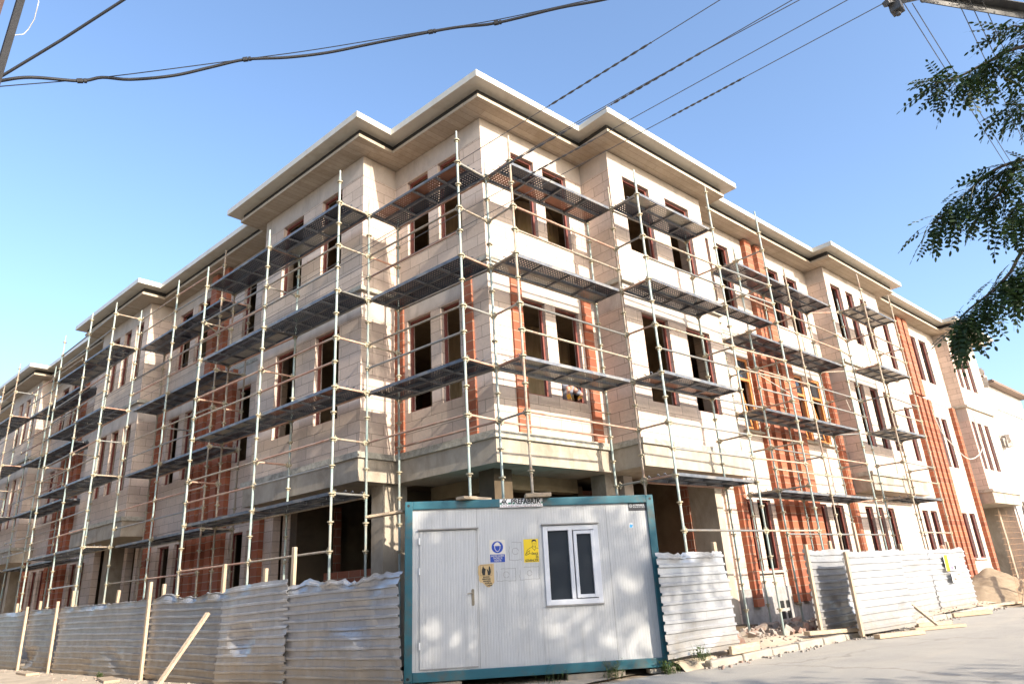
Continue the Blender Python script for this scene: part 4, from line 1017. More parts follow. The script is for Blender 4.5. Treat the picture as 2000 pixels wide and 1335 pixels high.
# ------------------------------------------------------------------ corrugated fence panels
def fence_panel(W, s0, s1, t0, t1, h, zb, label, seed, tilt=0.0, crumple=0.06, grp='corrugated fence panels', lean=0.0, zb1=None):
    sheet = MT['sheet_new'] if W is RW else MT['sheet']
    """horizontal trapezoidal ribs; dented, with a crumpled top edge"""
    prof = []; z = 0.0; P = 0.139
    while z < h-0.01:
        for dz, d in ((0, 0), (0.070, 0), (0.080, 0.032), (0.112, 0.032), (0.122, 0)):
            if z+dz <= h: prof.append((z+dz, d))
        z += P
    prof.append((h, 0))
    n = 46; me = bpy.data.meshes.new('fence_panel'); vs = []; fs = []
    zb1 = zb if zb1 is None else zb1
    for i in range(n+1):
        f = i/n; s = s0+(s1-s0)*f; t = t0+(t1-t0)*f
        for (z, d) in prof:
            q = z/h
            w = noise.noise(Vector((s*0.9+seed, z*1.1, seed*3.1)))*0.035 + noise.noise(Vector((s*3+seed, z*3, 5.0+seed)))*0.010
            dent = max(0, noise.noise(Vector((s*0.8+seed*7, z*1.4, 9.0)))-0.2)*0.26
            top = max(0, (q-0.9)/0.1)
            dz = top*(noise.noise(Vector((s*1.5+seed*5, 0, 2)))*crumple - abs(noise.noise(Vector((s*4+seed*2, 1, 2))))*crumple*0.7)
            dt = top*(noise.noise(Vector((s*2.2+seed, 4, 2)))*crumple*1.4)
            p = W(s + noise.noise(Vector((z*3.0, seed, 3+i*0.0)))*0.02*(1 if i in (0, n) else 0) + tilt*z, t + d + w - dent + dt + lean*z, zb+(zb1-zb)*f+z+dz+noise.noise(Vector((s*0.7, seed, 8)))*0.02*q)
            p.z += noise.noise(Vector((s*0.6+seed*2, z*9.0, seed)))*0.014
            vs.append(p)
    m_ = len(prof)
    for i in range(n):
        for j in range(m_-1):
            a = i*m_+j; fs.append((a, a+1, a+m_+1, a+m_))
    o_ = W((s0+s1)/2, (t0+t1)/2, zb); vs = [v-o_ for v in vs]
    me.from_pydata(vs, [], fs); me.materials.append(sheet)
    ob = bpy.data.objects.new('fence_panel', me); COL.objects.link(ob); ob.location = o_
    so = ob.modifiers.new('thick', 'SOLIDIFY'); so.thickness = 0.003
    return tag(ob, label, 'fence panel', grp)
TF = 2.32
fence_panel(LW, -0.06, 2.95, TF-0.02, TF, 1.68, 0.02, 'dented grey corrugated panel running up to the left side of the cabin', 1, tilt=0.03, crumple=0.12, lean=0.03, zb1=-0.02)
fence_panel(LW, 2.88, 5.20, TF+0.06, TF+0.03, 1.70, 0.05, 'corrugated panel between the dented one by the cabin and the leaning brace', 2, crumple=0.03, tilt=-0.03, zb1=0.0)
fence_panel(LW, 5.12, 8.32, TF-0.04, TF+0.02, 1.62, 0.0, 'muddy corrugated panel behind the leaning timber brace', 3, crumple=0.12, tilt=0.02, zb1=0.03)
pd = fence_panel(LW, 8.42, 14.1, TF+0.02, TF+0.02, 1.62, 0.0, 'longest corrugated panel on the left street, with red paint spots', 4, crumple=0.05)
fence_panel(LW, 14.3, 16.7, TF, TF, 1.62, 0.0, 'short corrugated panel just beyond the long one with red spots', 5, crumple=0.04)
fence_panel(LW, 16.85, 21.5, TF+0.03, TF+0.03, 1.6, 0.0, 'farthest corrugated panel cut by the left picture edge', 6, crumple=0.04)
fence_panel(RW, 1.22, 3.10, 2.30, 2.34, 1.56, 0.20, 'sunlit corrugated panel right of the cabin, curling at its top', 7, crumple=0.08)
fence_panel(RW, 6.42, 8.45, 2.12, 2.20, 1.58, 0.17, 'half shaded corrugated panel set back behind the free-standing one', 8, crumple=0.05)
fence_panel(RW, 6.86, 9.18, 2.72, 2.98, 1.58, 0.08, 'free-standing corrugated panel nearest the road, propped on planks', 9, crumple=0.06)
fence_panel(RW, 9.35, 13.45, 2.24, 2.12, 1.58, 0.12, 'corrugated panel at the road with a diagonal brace before it', 10, crumple=0.05)
pe = fence_panel(RW, 13.35, 16.1, 2.14, 2.22, 1.58, 0.12, 'last corrugated panel on the right, with pasted posters', 11, crumple=0.06, lean=0.0)
# posters and paint spots on the panels
def patch(name, W, poly, mat, t): 
    mb = MB(W); mb.v = [(s, t, z) for s, z in poly]; mb.f = [tuple(range(len(poly)))]; mb.mi = [0]
    return mb.build(name, mat, None, origin=W(poly[0][0], t, poly[0][1]), recalc=False)
def poster(label, s0, s1, z0, z1, t, marks):
    o = tag(patch('poster', RW, [(s0, z0), (s1, z0), (s1, z1), (s0, z1)], MT['paper'], t), label, 'poster', 'posters on the fence')
    for nm, poly, m_ in marks:
        mb = MB(RW); mb.v = [(s, t+0.004, z) for s, z in poly]; mb.f = [tuple(range(len(poly)))]; mb.mi = [0]; mb.build(nm, m_, o, recalc=False)
MT['poster_red'] = plain('poster_red', (0.6, 0.16, 0.12), 0.7); MT['violet'] = plain('poster_violet', (0.2, 0.16, 0.55), 0.7)
poster('white poster with a broad yellow band and black drawing', 14.2, 15.35, 1.10, 1.52, 2.245,
       [('yellow_band', [(14.22, 1.1), (14.5, 1.1), (14.52, 1.52), (14.24, 1.52)], MT['signyellow']), ('violet_mark', [(14.58, 1.12), (14.78, 1.12), (14.80, 1.22), (14.60, 1.22)], MT['violet']), ('violet_mark', [(14.62, 1.30), (14.72, 1.28), (14.70, 1.42), (14.64, 1.46)], MT['violet']),
        ('black_drawing', [(14.86, 1.12), (15.02, 1.12), (15.03, 1.24), (14.87, 1.24)], MT['ink']), ('black_drawing', [(14.88, 1.28), (14.92, 1.27), (15.0, 1.46), (14.95, 1.5)], MT['ink'])])
poster('small white notice with red print below the yellow poster', 14.5, 15.3, 0.78, 1.04, 2.24, [('red_print', [(14.95, 0.97), (15.22, 0.96), (15.22, 1.0), (14.95, 1.01)], MT['poster_red']), ('red_print', [(14.62, 0.84), (14.85, 0.83), (14.85, 0.9), (14.62, 0.91)], MT['poster_red'])])
mb = MB(LW); MT['red_spray'] = plain('red_spray', (0.45, 0.06, 0.06), 0.6)
# posts and braces
TG = 'timber posts of the fence'
def post_t(W, s, t, z0, z1, label, w=0.09, d=0.06, ds=0.0, dt=0.0):
    a, b = W(s, t, z0), W(s+ds, t+dt, z1)
    mb = MB(WW); mb.bar(a, b, w, d, up=W(0, 1, 0)-W(0, 0, 0)); o = tag(mb.build('timber_post', MT['timber'], None, origin=a), label, 'timber post', TG)
    bv_ = o.modifiers.new('bevel', 'BEVEL'); bv_.width = 0.006; bv_.segments = 1
for s, t, z1, ds, dt, lab in ((3.9, 2.22, 1.98, -0.02, 0.0, 'small post end showing over the panel joint near the cabin'), (3.0, 2.20, 2.28, -0.05, .02, 'post sticking up behind the first joint left of the cabin'), (5.45, 2.22, 2.16, -0.02, 0.0, 'tall pale post over the joint beside the leaning brace'),
                      (8.37, 2.40, 1.98, 0.0, 0.0, 'full height post in front of the joint left of the muddy panel'), (8.15, 2.2, 1.92, 0, 0, 'short post end peeking over just right of the full height post'), (10.9, 2.2, 1.90, -.25, 0, 'tilted post end over the middle of the long panel'),
                      (14.2, 2.41, 1.78, 0.0, 0, 'full height post at the far end of the long panel'), (13.7, 2.2, 2.02, .05, 0, 'tall post with slanted top behind the long panel\'s far end'), (16.78, 2.41, 1.72, 0, 0, 'full height post beyond the short panel'), (16.4, 2.2, 1.85, 0, 0, 'stub of post above the short panel'), (18.6, 2.2, 1.86, 0, 0, 'farthest post stub above the left fence')):
    post_t(LW, s, t, -0.02, z1, lab, ds=ds, dt=dt)
for s, t, z0, z1, lab, ds in ((3.02, 2.22, 0.1, 1.92, 'post end above the sunlit panel right of the cabin', 0.0), (6.40, 2.20, 0.1, 1.86, 'dark edge post of the half shaded panel', 0.04), (6.86, 2.80, 0.05, 1.66, 'post at the near edge of the free-standing panel', 0.0), (9.2, 2.1, 0.1, 2.35, 'round log standing behind the free-standing panel', 0.0), (8.1, 1.95, 0.1, 1.95, 'squared post behind the half shaded panel', 0.0), (12.0, 2.0, 0.1, 1.86, 'post stub above the braced panel', 0.0), (15.6, 2.02, 0.1, 1.9, 'leaning grey post above the poster panel', -0.1)):
    post_t(RW, s, t, z0, z1, lab, ds=ds)
BG = 'timber braces'
def brace(W, a, b, lab, w=0.075, h=0.045):
    p, q = W(*a), W(*b); mb = MB(WW); mb.bar(p, q, w, h); tag(mb.build('timber_brace', MT['timber'], None, origin=p), lab, 'timber brace', BG)
brace(LW, (5.40, 2.50, 1.27), (5.15, 3.55, -0.05), 'long timber brace leaning on the muddy panel of the left fence', 0.09, 0.05)
brace(RW, (9.4, 2.40, 1.0), (9.35, 3.4, 0.02), 'diagonal timber brace before the braced panel on the right')
for a, b, w, h, lab in (((5.6, -2.30, 0.21), (7.9, -2.62, 0.13), 0.14, 0.07, 'thick plank under the half shaded panel'), ((6.9, -3.05, 0.05), (8.0, -3.5, 0.05), 0.16, 0.08, 'plank lying under the free-standing panel\'s near end'), ((8.6, -3.1, 0.04), (9.8, -3.7, 0.04), 0.18, 0.06, 'plank lying under the free-standing panel\'s far end'),
                        ((9.4, -2.9, 0.05), (10.3, -3.3, 0.05), 0.12, 0.1, 'short beam at the foot of the diagonal brace'), ((12.6, -2.6, 0.06), (13.9, -3.1, 0.06), 0.16, 0.1, 'beam at the joint of the two far panels'), ((15.6, -2.4, 0.1), (18.4, -3.0, 0.07), 0.2, 0.05, 'long flat plank by the sand heap'), ((2.6, -2.5, 0.2), (3.55, -2.45, 0.19), 0.06, 0.13, 'board on edge under the panel right of the cabin'),
                        ((-3.9, 8.3, 0.03), (-3.8, 9.4, 0.04), 0.3, 0.05, 'flat board by the foot of the left fence post'), ((-4.55, 13.4, 0.04), (-4.6, 14.6, 0.04), 0.3, 0.06, 'farther flat board at the foot of the left fence'), ((-2.55, 2.9, 0.04), (-2.9, 4.0, 0.03), 0.14, 0.08, 'timber at the foot of the panel beside the cabin')):
    timber('timber_plank', a, b, w, h, lab, 'plank', 'timbers on the ground')
# ------------------------------------------------------------------ sand heap and mesh fence at the far right
def heap_z(x, y):
    r = math.hypot((x-20.3)/3.4, (y+1.55)/1.7)
    return max(0, 1.0*(1-r)**0.8 if r < 1 else 0)*(1+0.25*noise.noise(Vector((x*1.2, y*1.2, 0)))) + nz(x, y, 4, .05) + 0.02
sh_o = grid_sheet('sand_heap', 'sand', 16.7, 24.2, -3.3, 0.3, 60, 34, heap_z, kind=None)
tag(sh_o, 'heap of sand at the far end of the right fence', 'sand heap')
mf = thing('mesh_fence', (19.0, -3.0, 0), 'rusty wire mesh on crooked timber stakes before the sand heap', 'fence')
mb = MB(WW)
for k in range(26):
    x = 17.6+k*0.16; mb.tube([(x, -2.9+0.03*math.sin(k), 0.1), (x+0.1, -2.95, 2.6+0.15*math.sin(k*1.3))], 0.0035, 4, caps=False)
for k in range(15): mb.tube([(17.5, -2.92, 0.15+k*0.175), (19.6, -2.93, 0.2+k*0.172), (21.8, -2.94, 0.1+k*0.18)], 0.0035, 4, caps=False)
mb.build('wire_mesh', MT['rebar'], mf)
for a, b in (((17.0, -3.1, 0), (20.4, -3.0, 1.9)), ((18.8, -3.15, 0), (18.6, -3.0, 1.05)), ((18.9, -3.0, 0.5), (22, -2.9, 1.25))):
    mb = MB(WW); mb.tube([a, b], 0.045, 7); mb.build('stake', MT['timber_h'], mf)
# ------------------------------------------------------------------ neighbour house with a painted gable
nb = thing('neighbour_house', (34, 0, 0), 'old white house with painted wall beyond the right end of the building', 'house')
mb = MB(RW); mb.box(31.0, 38.2, -10, 0.45, -0.1, 9.55); mb.build('wall', MT['whitewall'], nb)
for a_, b_, t_, z0, z1 in ((30.9, 31.7, 0.62, 9.2, 10.25), (31.1, 32.3, 0.75, 6.1, 6.9), (31.6, 33.4, 0.8, 3.0, 3.9)):
    mb = MB(RW)
    for k in range(16):
        q = Matrix.Rotation(random.uniform(-.5, .5), 3, 'Z'); r = random.uniform(.16, .32)
        mb.obox((random.uniform(a_+.15, b_-.15), t_-0.12+random.uniform(-.1, .06), random.uniform(z0+.15, z1-.15)), q @ V((1, 0, 0)), q @ V((0, 1, 0)), V((0, 0, 1)), r, r*.6, r*.6)
    mb.build('broken_masonry', MT['rubble'], nb)
mb = MB(RW); mb.box(32.0, 38.5, -10.5, 0.85, 9.57, 9.66); mb.box(32.0, 38.45, 0.6, 0.8, 9.661, 9.74); mb.build('roof_eave', MT['tile'], nb)
mb = MB(RW); mb.box(36.0, 38, -2, 0.3, 9.67, 10.05); mb.build('roof_tile_stack', MT['tile'], nb)
mb = MB(RW); mb.box(32.6, 37.4, 0.451, 0.55, 8.35, 8.45); mb.box(37.1, 37.4, 0.451, 0.55, 3, 8.34); mb.build('wall_frame', MT['mural_grey'], nb)
def mural(poly, m_):
    mb = MB(RW); mb.v = [(s, 0.462, z) for s, z in poly]; mb.f = [tuple(range(len(poly)))]; mb.mi = [0]; mb.build('wall_painting', MT[m_], nb, recalc=False)
mural([(33.4, 4.2), (34.6, 4.2), (34.4, 5.4), (34.0, 5.8), (33.7, 5.0)], 'mural_yellow'); mural([(34.9, 4.2), (36.8, 4.2), (36.1, 5.2), (35.6, 5.7), (35.2, 5.0)], 'mural_green')
mural([(33.6, 7.4), (34.1, 7.45), (33.9, 7.7), (33.55, 7.85)], 'mural_green'); mural([(34.5, 6.7), (36.2, 6.7), (36.2, 7.1), (34.5, 7.1)], 'mural_grey')
V_ = None

# ------------------------------------------------------------------ overhead lines
ZWIRE = 5.35
def ray_pt(px, py, z):
    d = CAM_M @ Vector(((px-1000)/FPX, -(py-667.5)/FPX, -1)); t = (z-CAM_P.z)/d.z
    return CAM_P + d*t
def sag_wire(a, b, sag, r, n=40, wig=0.0, seed=0):
    pts = []
    for i in range(n+1):
        f = i/n; p = a.lerp(b, f); p.z -= sag*4*f*(1-f)
        if wig: p += Vector((noise.noise(Vector((f*40, seed, 0))), noise.noise(Vector((f*40, seed, 5))), noise.noise(Vector((f*40, seed, 9)))))*wig
        pts.append(p)
    return pts
WG = 'overhead conductors'
def twist(mb, pts, i0, i1, r):
    """a splice: two strands wound round the conductor"""
    for ph in (0, PI):
        L = []
        for k in range(41):
            f = i0+(i1-i0)*k/40; i = int(f); q = pts[i].lerp(pts[min(i+1, len(pts)-1)], f-i)
            a = k*0.9+ph; L.append(q+Vector((math.cos(a)*r, 0, math.sin(a)*r)))
        mb.tube(L, r*0.6, 5)
V = Vector
# low voltage conductors run parallel to the left street
def line_obj(name, mbs, mat, label, cat, group=None, origin=None):
    o = mbs.build(name, mat, None, origin=origin); return tag(o, label, cat, group)
LD = LW(0, 1, 0)
def conductor(x, y, label, sag=0.25, r=0.0036, splice=None, seed=0, y1=46, second=None):
    a = LW(y, -x, ZWIRE); b = LW(y1, -x + (-0.1), ZWIRE+0.05)
    pts = sag_wire(a, b, sag, r, 90, 0.0, seed)
    mb = MB(WW); mb.tube(pts, r, 6)
    if second:
        q = [p+V((0.05*math.sin(i*0.5), 0, -0.035-0.03*math.sin(i*0.37))) for i, p in enumerate(pts)]
        mb.tube(q, r, 6)
    for s_ in (splice or ()): twist(mb, pts, s_[0], s_[1], 0.0065)
    return line_obj('overhead_wire', mb, MT['wire_grey'], label, 'wire', WG, a)
conductor(-5.12, -12, 'leftmost single wire of the bundle over the corner roof', 0.15, splice=[(8.6, 10.2)], seed=1)
conductor(-4.72, -12, 'doubled wire with two splices, second from the left over the corner roof', 0.12, splice=[(8.2, 9.6), (10.3, 12.6)], seed=2, second=True)
conductor(-4.41, -12, 'third overhead wire from the left, spliced above the right bay roof', 0.1, splice=[(10.2, 11.6)], seed=3)
conductor(-4.14, -8.0, 'rightmost of the long wires, tied to the grey pole arm', 0.1, splice=[(2.0, 3.2)], seed=4)
for i, (p, q, lab) in enumerate((((-2.97, -8.46, 5.38), (60, -5.4, 5.6), 'left thin wire running from the pole arm along the sunlit street'), ((-2.90, -8.50, 5.38), (60, -5.55, 5.6), 'second thin wire from the pole arm along the sunlit street'),
                                 ((-2.69, -8.74, 5.36), (60, -4.1, 5.5), 'thin wire passing under the pole arm toward the right'), ((-2.62, -8.80, 5.36), (60, -4.4, 5.5), 'bluish thin wire beside the one under the pole arm'), ((-2.50, -8.86, 5.36), (60, -4.7, 5.5), 'third thin wire under the pole arm'))):
    mb = MB(WW); mb.tube(sag_wire(V(p), V(q), 0.5, 0.006, 40), 0.0034, 5)
    line_obj('overhead_wire', mb, MT['wire_grey'], lab, 'wire', WG, V(p))
# grey steel pole with its cross arm
pp = thing('power_pole', (-0.9, -9.75, 0), 'grey lattice steel power pole with angle iron arm at the upper right', 'power pole')
mb = MB(WW)
for dx in (-.14, .14):
    for dy in (-.14, .14): mb.bar((-0.9+dx, -9.75+dy, 0), (-0.9+dx*.7, -9.75+dy*.7, 7.4), 0.07, 0.07)
for k in range(14):
    z = 0.4+k*0.5
    mb.bar((-1.04, -9.89, z), (-0.76, -9.89, z+0.45), 0.03, 0.01); mb.bar((-1.04, -9.61, z+.45), (-0.76, -9.61, z), 0.03, 0.01)
    mb.bar((-1.04, -9.89, z), (-1.04, -9.61, z+.45), 0.03, 0.01); mb.bar((-.76, -9.89, z+.45), (-.76, -9.61, z), 0.03, 0.01)
mb.build('pole', MT['steel'], pp)
mb = MB(WW)
ca, cb_ = V((-2.93, -8.56, 5.37)), V((-0.75, -9.72, 5.37)); dd = (cb_-ca).normalized(); pn = V((-dd.y, dd.x, 0))
mb.bar(ca, cb_, 0.008, 0.085); mb.bar(ca+V((0, 0, .04))-pn*0.035, cb_+V((0, 0, .04))-pn*0.035, 0.075, 0.008)
mb.bar((-1.9, -9.1, 5.32), (-1.1, -9.55, 4.9), 0.05, 0.008)
for f in (0.02, 0.5): 
    p = ca.lerp(cb_, f); mb.tube([p+pn*0.03, p-pn*0.03], 0.018, 6)
mb.build('cross_arm', MT['steel'], pp)
mb = MB(WW); mb.bar((-3.12, -8.38, 5.34), (-2.55, -8.62, 5.62), 0.05, 0.04); mb.bar((-2.55, -8.62, 5.62), (-0.9, -9.7, 5.75), 0.05, 0.04); mb.build('upper_arm', MT['steel'], pp)
mb = MB(WW); c_ = V((-3.03, -8.42, 5.28))
mb.box(c_.x-.04, c_.x+.04, c_.y-.04, c_.y+.04, c_.z, c_.z+.075); mb.tube([c_-V((0, 0, .03)), c_+V((0, 0, .13))], 0.018, 8)
for z in (0.085, 0.11): mb.disc(c_+V((0, 0, z)), 0.042, 0.014, 12)
mb.tube([c_+V((0, 0, .1)), c_+V((-.06, .03, .11)), c_+V((-.1, .02, .08)), c_+V((-.03, -.02, .08))], 0.006, 5)
mb.build('insulator', MT['steel'], pp)
# rust-brown pole close by on the left and its cables
rp = thing('rusty_pole', (-8.2, -6.95, 0), 'rusty red brown steel pole cut by the upper left picture corner', 'pole')
mb = MB(WW)
A0, A1 = V((-8.10, -6.68, 2.2)), V((-8.03, -6.98, 3.95))
ax = (A1-A0).normalized(); ex = V((0.93, 0.30, 0.0)); ex = (ex-ax*ex.dot(ax)).normalized(); ey = ax.cross(ex)
def ang(p0, p1, off, w, th, a, b): mb.obox((p0+p1)/2+off, ax, a, b, (p1-p0).length/2, w/2, th/2)
A0b = A0-ax*2.28
ang(A0b, A1, -ex*0.34-ey*0.03, 0.55, 0.02, ex, ey); ang(A0b, A1, ey*0.03-ex*0.003, 0.06, 0.006, ey, ex)
mb.build('pole_shaft', MT['rustpole'], rp)
mb = MB(WW); ang(A0b, A1, -ex*0.0125-ey*0.006, 0.022, 0.012, ex, ey); mb.build('edge_flange', MT['pole_edge_shade'], rp)
mb = MB(WW); wp = [V(p) for p in ((-8.06, -6.77, 3.355), (-8.03, -6.78, 3.37), (-8.02, -6.79, 3.39), (-8.01, -6.82, 3.42), (-8.01, -6.85, 3.45), (-8.01, -6.86, 3.47), (-8.02, -6.88, 3.5), (-8.05, -6.93, 3.6))]
mb.tube(wp, 0.0018, 6); mb.build('cable_loop', MT['paper'], rp)
mb = MB(WW); mb.tube([V((-8.06, -6.10, 3.63)), V((-7.88, -6.25, 3.83)), V((-7.69, -6.45, 4.03)), V((-7.2, -6.98, 4.55)), V((-5.4, -8.9, 6.4))], 0.0065, 7)
line_obj('overhead_wire', mb, MT['wire'], 'thick black cable rising steeply from the rusty pole', 'wire', None, V((-8.06, -6.1, 3.63)))
cp_ = [V(p) for p in ((-8.25, -3.95, 4.9), (-8.04, -4.03, 5.03), (-7.87, -4.09, 5.11), (-7.58, -4.16, 5.18), (-7.45, -4.22, 5.24), (-7.27, -4.27, 5.28), (-7.0, -4.4, 5.37), (-6.76, -4.55, 5.48), (-6.55, -4.69, 5.57), (-6.27, -4.85, 5.63), (-6.0, -5.03, 5.7), (-5.73, -5.25, 5.78), (-5.34, -5.61, 5.87), (-5.15, -5.79, 5.9), (-4.93, -6.0, 5.91), (-4.59, -6.42, 5.95), (-4.35, -6.72, 5.95), (-4.0, -7.2, 5.97))]
def smooth(P, k=5):
    out = []
    for i in range(len(P)-1):
        p0, p1, p2, p3 = P[max(i-1, 0)], P[i], P[i+1], P[min(i+2, len(P)-1)]
        for j in range(k):
            t = j/k; out.append(0.5*((2*p1)+(p2-p0)*t+(2*p0-5*p1+4*p2-p3)*t*t+(3*p1-p0-3*p2+p3)*t**3))
    return out+[P[-1]]
mb = MB(WW); mb.tube(smooth(cp_), 0.012, 8)
for i in (3, 8, 12, 14):
    p = cp_[i]; d = (cp_[i+1]-cp_[i-1]).normalized(); mb.tube([p-d*0.02, p+d*0.02], 0.02, 7)
    mb.tube([p+d*0.025, p+d*0.045], 0.019, 7)
ms = [V(p) for p in ((-8.25, -3.93, 4.9), (-8.03, -4.01, 5.0), (-7.45, -4.22, 5.24), (-6.55, -4.69, 5.575), (-6.07, -5.0, 5.72), (-5.34, -5.61, 5.885), (-4.94, -6.01, 5.93), (-4.46, -6.59, 5.97), (-4.0, -7.18, 5.99))]
mb.tube(smooth(ms), 0.004, 5)
line_obj('overhead_cable', mb, MT['wire'], 'thick sagging cable lashed to a thin messenger wire, crossing the upper left sky', 'cable', None, cp_[0])

hp = [RW(*q) for q in ((23.1, .35, 7.6), (23.3, .42, 6.4), (24.3, .5, 5.7), (25.4, .6, 5.3), (26.1, .9, 5.6), (26.5, .95, 6.2), (26.45, .9, 7.4))]
mb = MB(WW); mb.tube(smooth(hp), 0.02, 6); line_obj('hose', mb, MT['gutter'], 'pale hose hanging in a loop between the brick piers and the far right bay', 'hose', None, hp[0])
for a_, b_, lab in (((8.9, .3, 6.7), (10.0, 1.1, 5.7), 'pale cord running down from the first brown window'), ((14.6, .45, 6.6), (12.9, 1.2, 5.75), 'pale cord slanting across the brown window pair')):
    mb = MB(WW); mb.tube([RW(*a_), RW(*b_)], 0.012, 5); line_obj('cord', mb, MT['gutter'], lab, 'cord', 'cords by the brown windows', RW(*a_))
# ------------------------------------------------------------------ robinia hanging in from the right
random.seed(4)
def compound_leaf(mb, base, d, L, pairs, up, fine=True, droop=0.5):
    """one feather leaf: a midrib with paired oval leaflets"""
    d = d.normalized(); side = d.cross(up); 
    if side.length < 0.05: side = d.cross(V((1, 0, 0)))
    side.normalize(); nrm = side.cross(d).normalized()
    p = base.copy(); step = L/(pairs+1); cur = d.copy()
    rib = [p.copy()]
    for k in range(pairs+1):
        cur = (cur+V((0, 0, -droop*0.09))).normalized(); p = p+cur*step; rib.append(p.copy())
        if k == 0: continue
        last = k == pairs
        for sgn in ((1, -1) if not last else (0,)):
            ld = (side*sgn + cur*0.35 + V((0, 0, -0.12*random.random()))).normalized() if sgn else cur
            ll = L*0.155*(1.0-0.25*abs(k/pairs-0.5))*random.uniform(.85, 1.1); lw = ll*0.235
            ln = (nrm + side*random.uniform(-.5, .5) + cur*random.uniform(-.4, .4)).normalized()
            lx = ld.cross(ln).normalized()*lw
            b0 = p+ld*0.003
            if fine: mb.quad(b0, b0+ld*ll*.22+lx*.85, b0+ld*ll*.55+lx*1.05, b0+ld*ll*.86+lx*.6, b0+ld*ll, b0+ld*ll*.86-lx*.6, b0+ld*ll*.55-lx*1.05, b0+ld*ll*.22-lx*.85)
            else: mb.quad(b0, b0+ld*ll*.5+lx*1.2, b0+ld*ll, b0+ld*ll*.5-lx*1.2)
    if fine: mb.tube(rib, 0.0012, 3, caps=False)
BR = {'b1': [(-3.27, -9.36, 4.2), (-3.6, -9.06, 4.15), (-3.7, -8.9, 4.1), (-3.76, -8.75, 4.06), (-3.83, -8.64, 4.05)], 'b2': [(-3.28, -9.37, 4.22), (-3.56, -9.12, 4.27), (-3.59, -9.05, 4.32)],
      'b3': [(-3.17, -9.23, 3.8), (-3.44, -8.97, 3.87), (-3.56, -8.9, 3.86)], 'b4': [(-2.98, -9.15, 3.62), (-3.32, -8.85, 3.6), (-3.43, -8.68, 3.55), (-3.51, -8.54, 3.43), (-3.55, -8.35, 3.31)],
      'b4b': [(-3.32, -8.82, 3.6), (-3.37, -8.72, 3.44), (-3.37, -8.62, 3.4)], 'b5': [(-2.87, -9.06, 3.36), (-3.23, -8.79, 3.37), (-3.31, -8.69, 3.28)],
      'b6': [(-2.83, -9.02, 3.24), (-3.14, -8.72, 3.13), (-3.22, -8.6, 2.98), (-3.3, -8.49, 2.87), (-3.36, -8.34, 2.77), (-3.4, -8.28, 2.69)], 'b7': [(-2.77, -8.96, 3.06), (-3.1, -8.67, 2.99), (-3.19, -8.6, 2.89)]}
tr = thing('robinia_tree', (-1.2, -10.7, 0), 'feather-leaved robinia whose dark branches hang in at the right edge', 'tree')
mb = MB(WW); mb.tube([(-1.2, -10.7, -0.1), (-1.22, -10.66, 1.2), (-1.3, -10.6, 2.6), (-1.5, -10.45, 4.0), (-1.4, -10.3, 5.5), (-1.2, -10.2, 7.0)], 0.1, 10, rs=[.19, .15, .13, .11, .08, .04]); mb.build('trunk', MT['bark'], tr)
mb = MB(WW)
roots = {'b1': (-1.5, -10.45, 4.0), 'b2': (-1.45, -10.4, 4.6), 'b3': (-1.4, -10.5, 3.4), 'b4': (-1.35, -10.55, 3.0), 'b5': (-1.33, -10.58, 2.8), 'b6': (-1.3, -10.6, 2.6), 'b7': (-1.3, -10.6, 2.5)}
for k, L in BR.items():
    P = [V(p) for p in L]
    if k in roots: P = [V(roots[k]), V(roots[k]).lerp(P[0], .5)+V((0, 0, .15))] + P
    P = smooth(P, 4); n_ = len(P)
    mb.tube(P, 0.01, 6, rs=[0.013*(1-i/n_)+0.0035 for i in range(n_)])
crown_limbs = []
for k in range(26):
    a = V((-1.35, -10.45, 3.2+k*0.13)); th = random.uniform(0, 2*PI)
    b = a+V((math.cos(th)*random.uniform(1.2, 3.2), math.sin(th)*random.uniform(.8, 1.8), random.uniform(.1, 1.0)))
    if b.y > -9.0: b.y = -9.0-random.random()*.4
    crown_limbs.append((a, b)); mb.tube([a, a.lerp(b, .5)+V((0, 0, .15)), b], 0.02, 5, rs=[.035, .02, .006])
mb.build('branches', MT['bark'], tr)
mb = MB(WW)
dens = {'b1': 105, 'b2': 34, 'b3': 40, 'b4': 100, 'b4b': 34, 'b5': 66, 'b6': 130, 'b7': 60}
for k, L in BR.items():
    P = [V(p) for p in L]; n_ = len(P)-1
    for i in range(dens[k]):
        f = (random.random()**0.8)*n_; j = min(int(f), n_-1); p = P[j].lerp(P[j+1], f-j)
        bd = (P[j+1]-P[j]).normalized()
        d = (bd*random.uniform(.2, 1.0) + V((random.uniform(-1, 1), random.uniform(-1, 1), random.uniform(-1.0, .45)))).normalized()
        if k in ('b6', 'b7'): d = (d+V((0, 0, -.35))).normalized()
        compound_leaf(mb, p+V((random.gauss(0, .02), random.gauss(0, .02), random.gauss(0, .02))), d, random.uniform(.17, .28), random.randint(6, 9), V((random.uniform(-.5, .5), random.uniform(-.5, .5), 1)), True, random.uniform(.3, 1.6))
# the part of the crown outside the picture: clumps along its limbs
def outside(p):
    q = CAM_M.transposed() @ (p-CAM_P)
    if q.z > -0.3: return True
    return 1000+FPX*q.x/-q.z > 2060 or 667.5-FPX*q.y/-q.z < -40
cl = []
for a, b in crown_limbs:
    for f in (.45, .7, .9, 1.0): cl.append(a.lerp(b, f)+V((random.gauss(0, .2), random.gauss(0, .2), random.gauss(0, .15))))
for c_ in cl:
    for i in range(34):
        p = c_+V((random.gauss(0, .22), random.gauss(0, .2), random.gauss(0, .16)))
        if not outside(p): continue
        d = V((random.uniform(-1, 1), random.uniform(-1, 1), random.uniform(-.9, .3)))
        compound_leaf(mb, p, d, random.uniform(.16, .24), 7, V((random.uniform(-.5, .5), random.uniform(-.5, .5), 1)), False, 1.0)
mb.build('crown', MT['leaf'], tr, recalc=False)
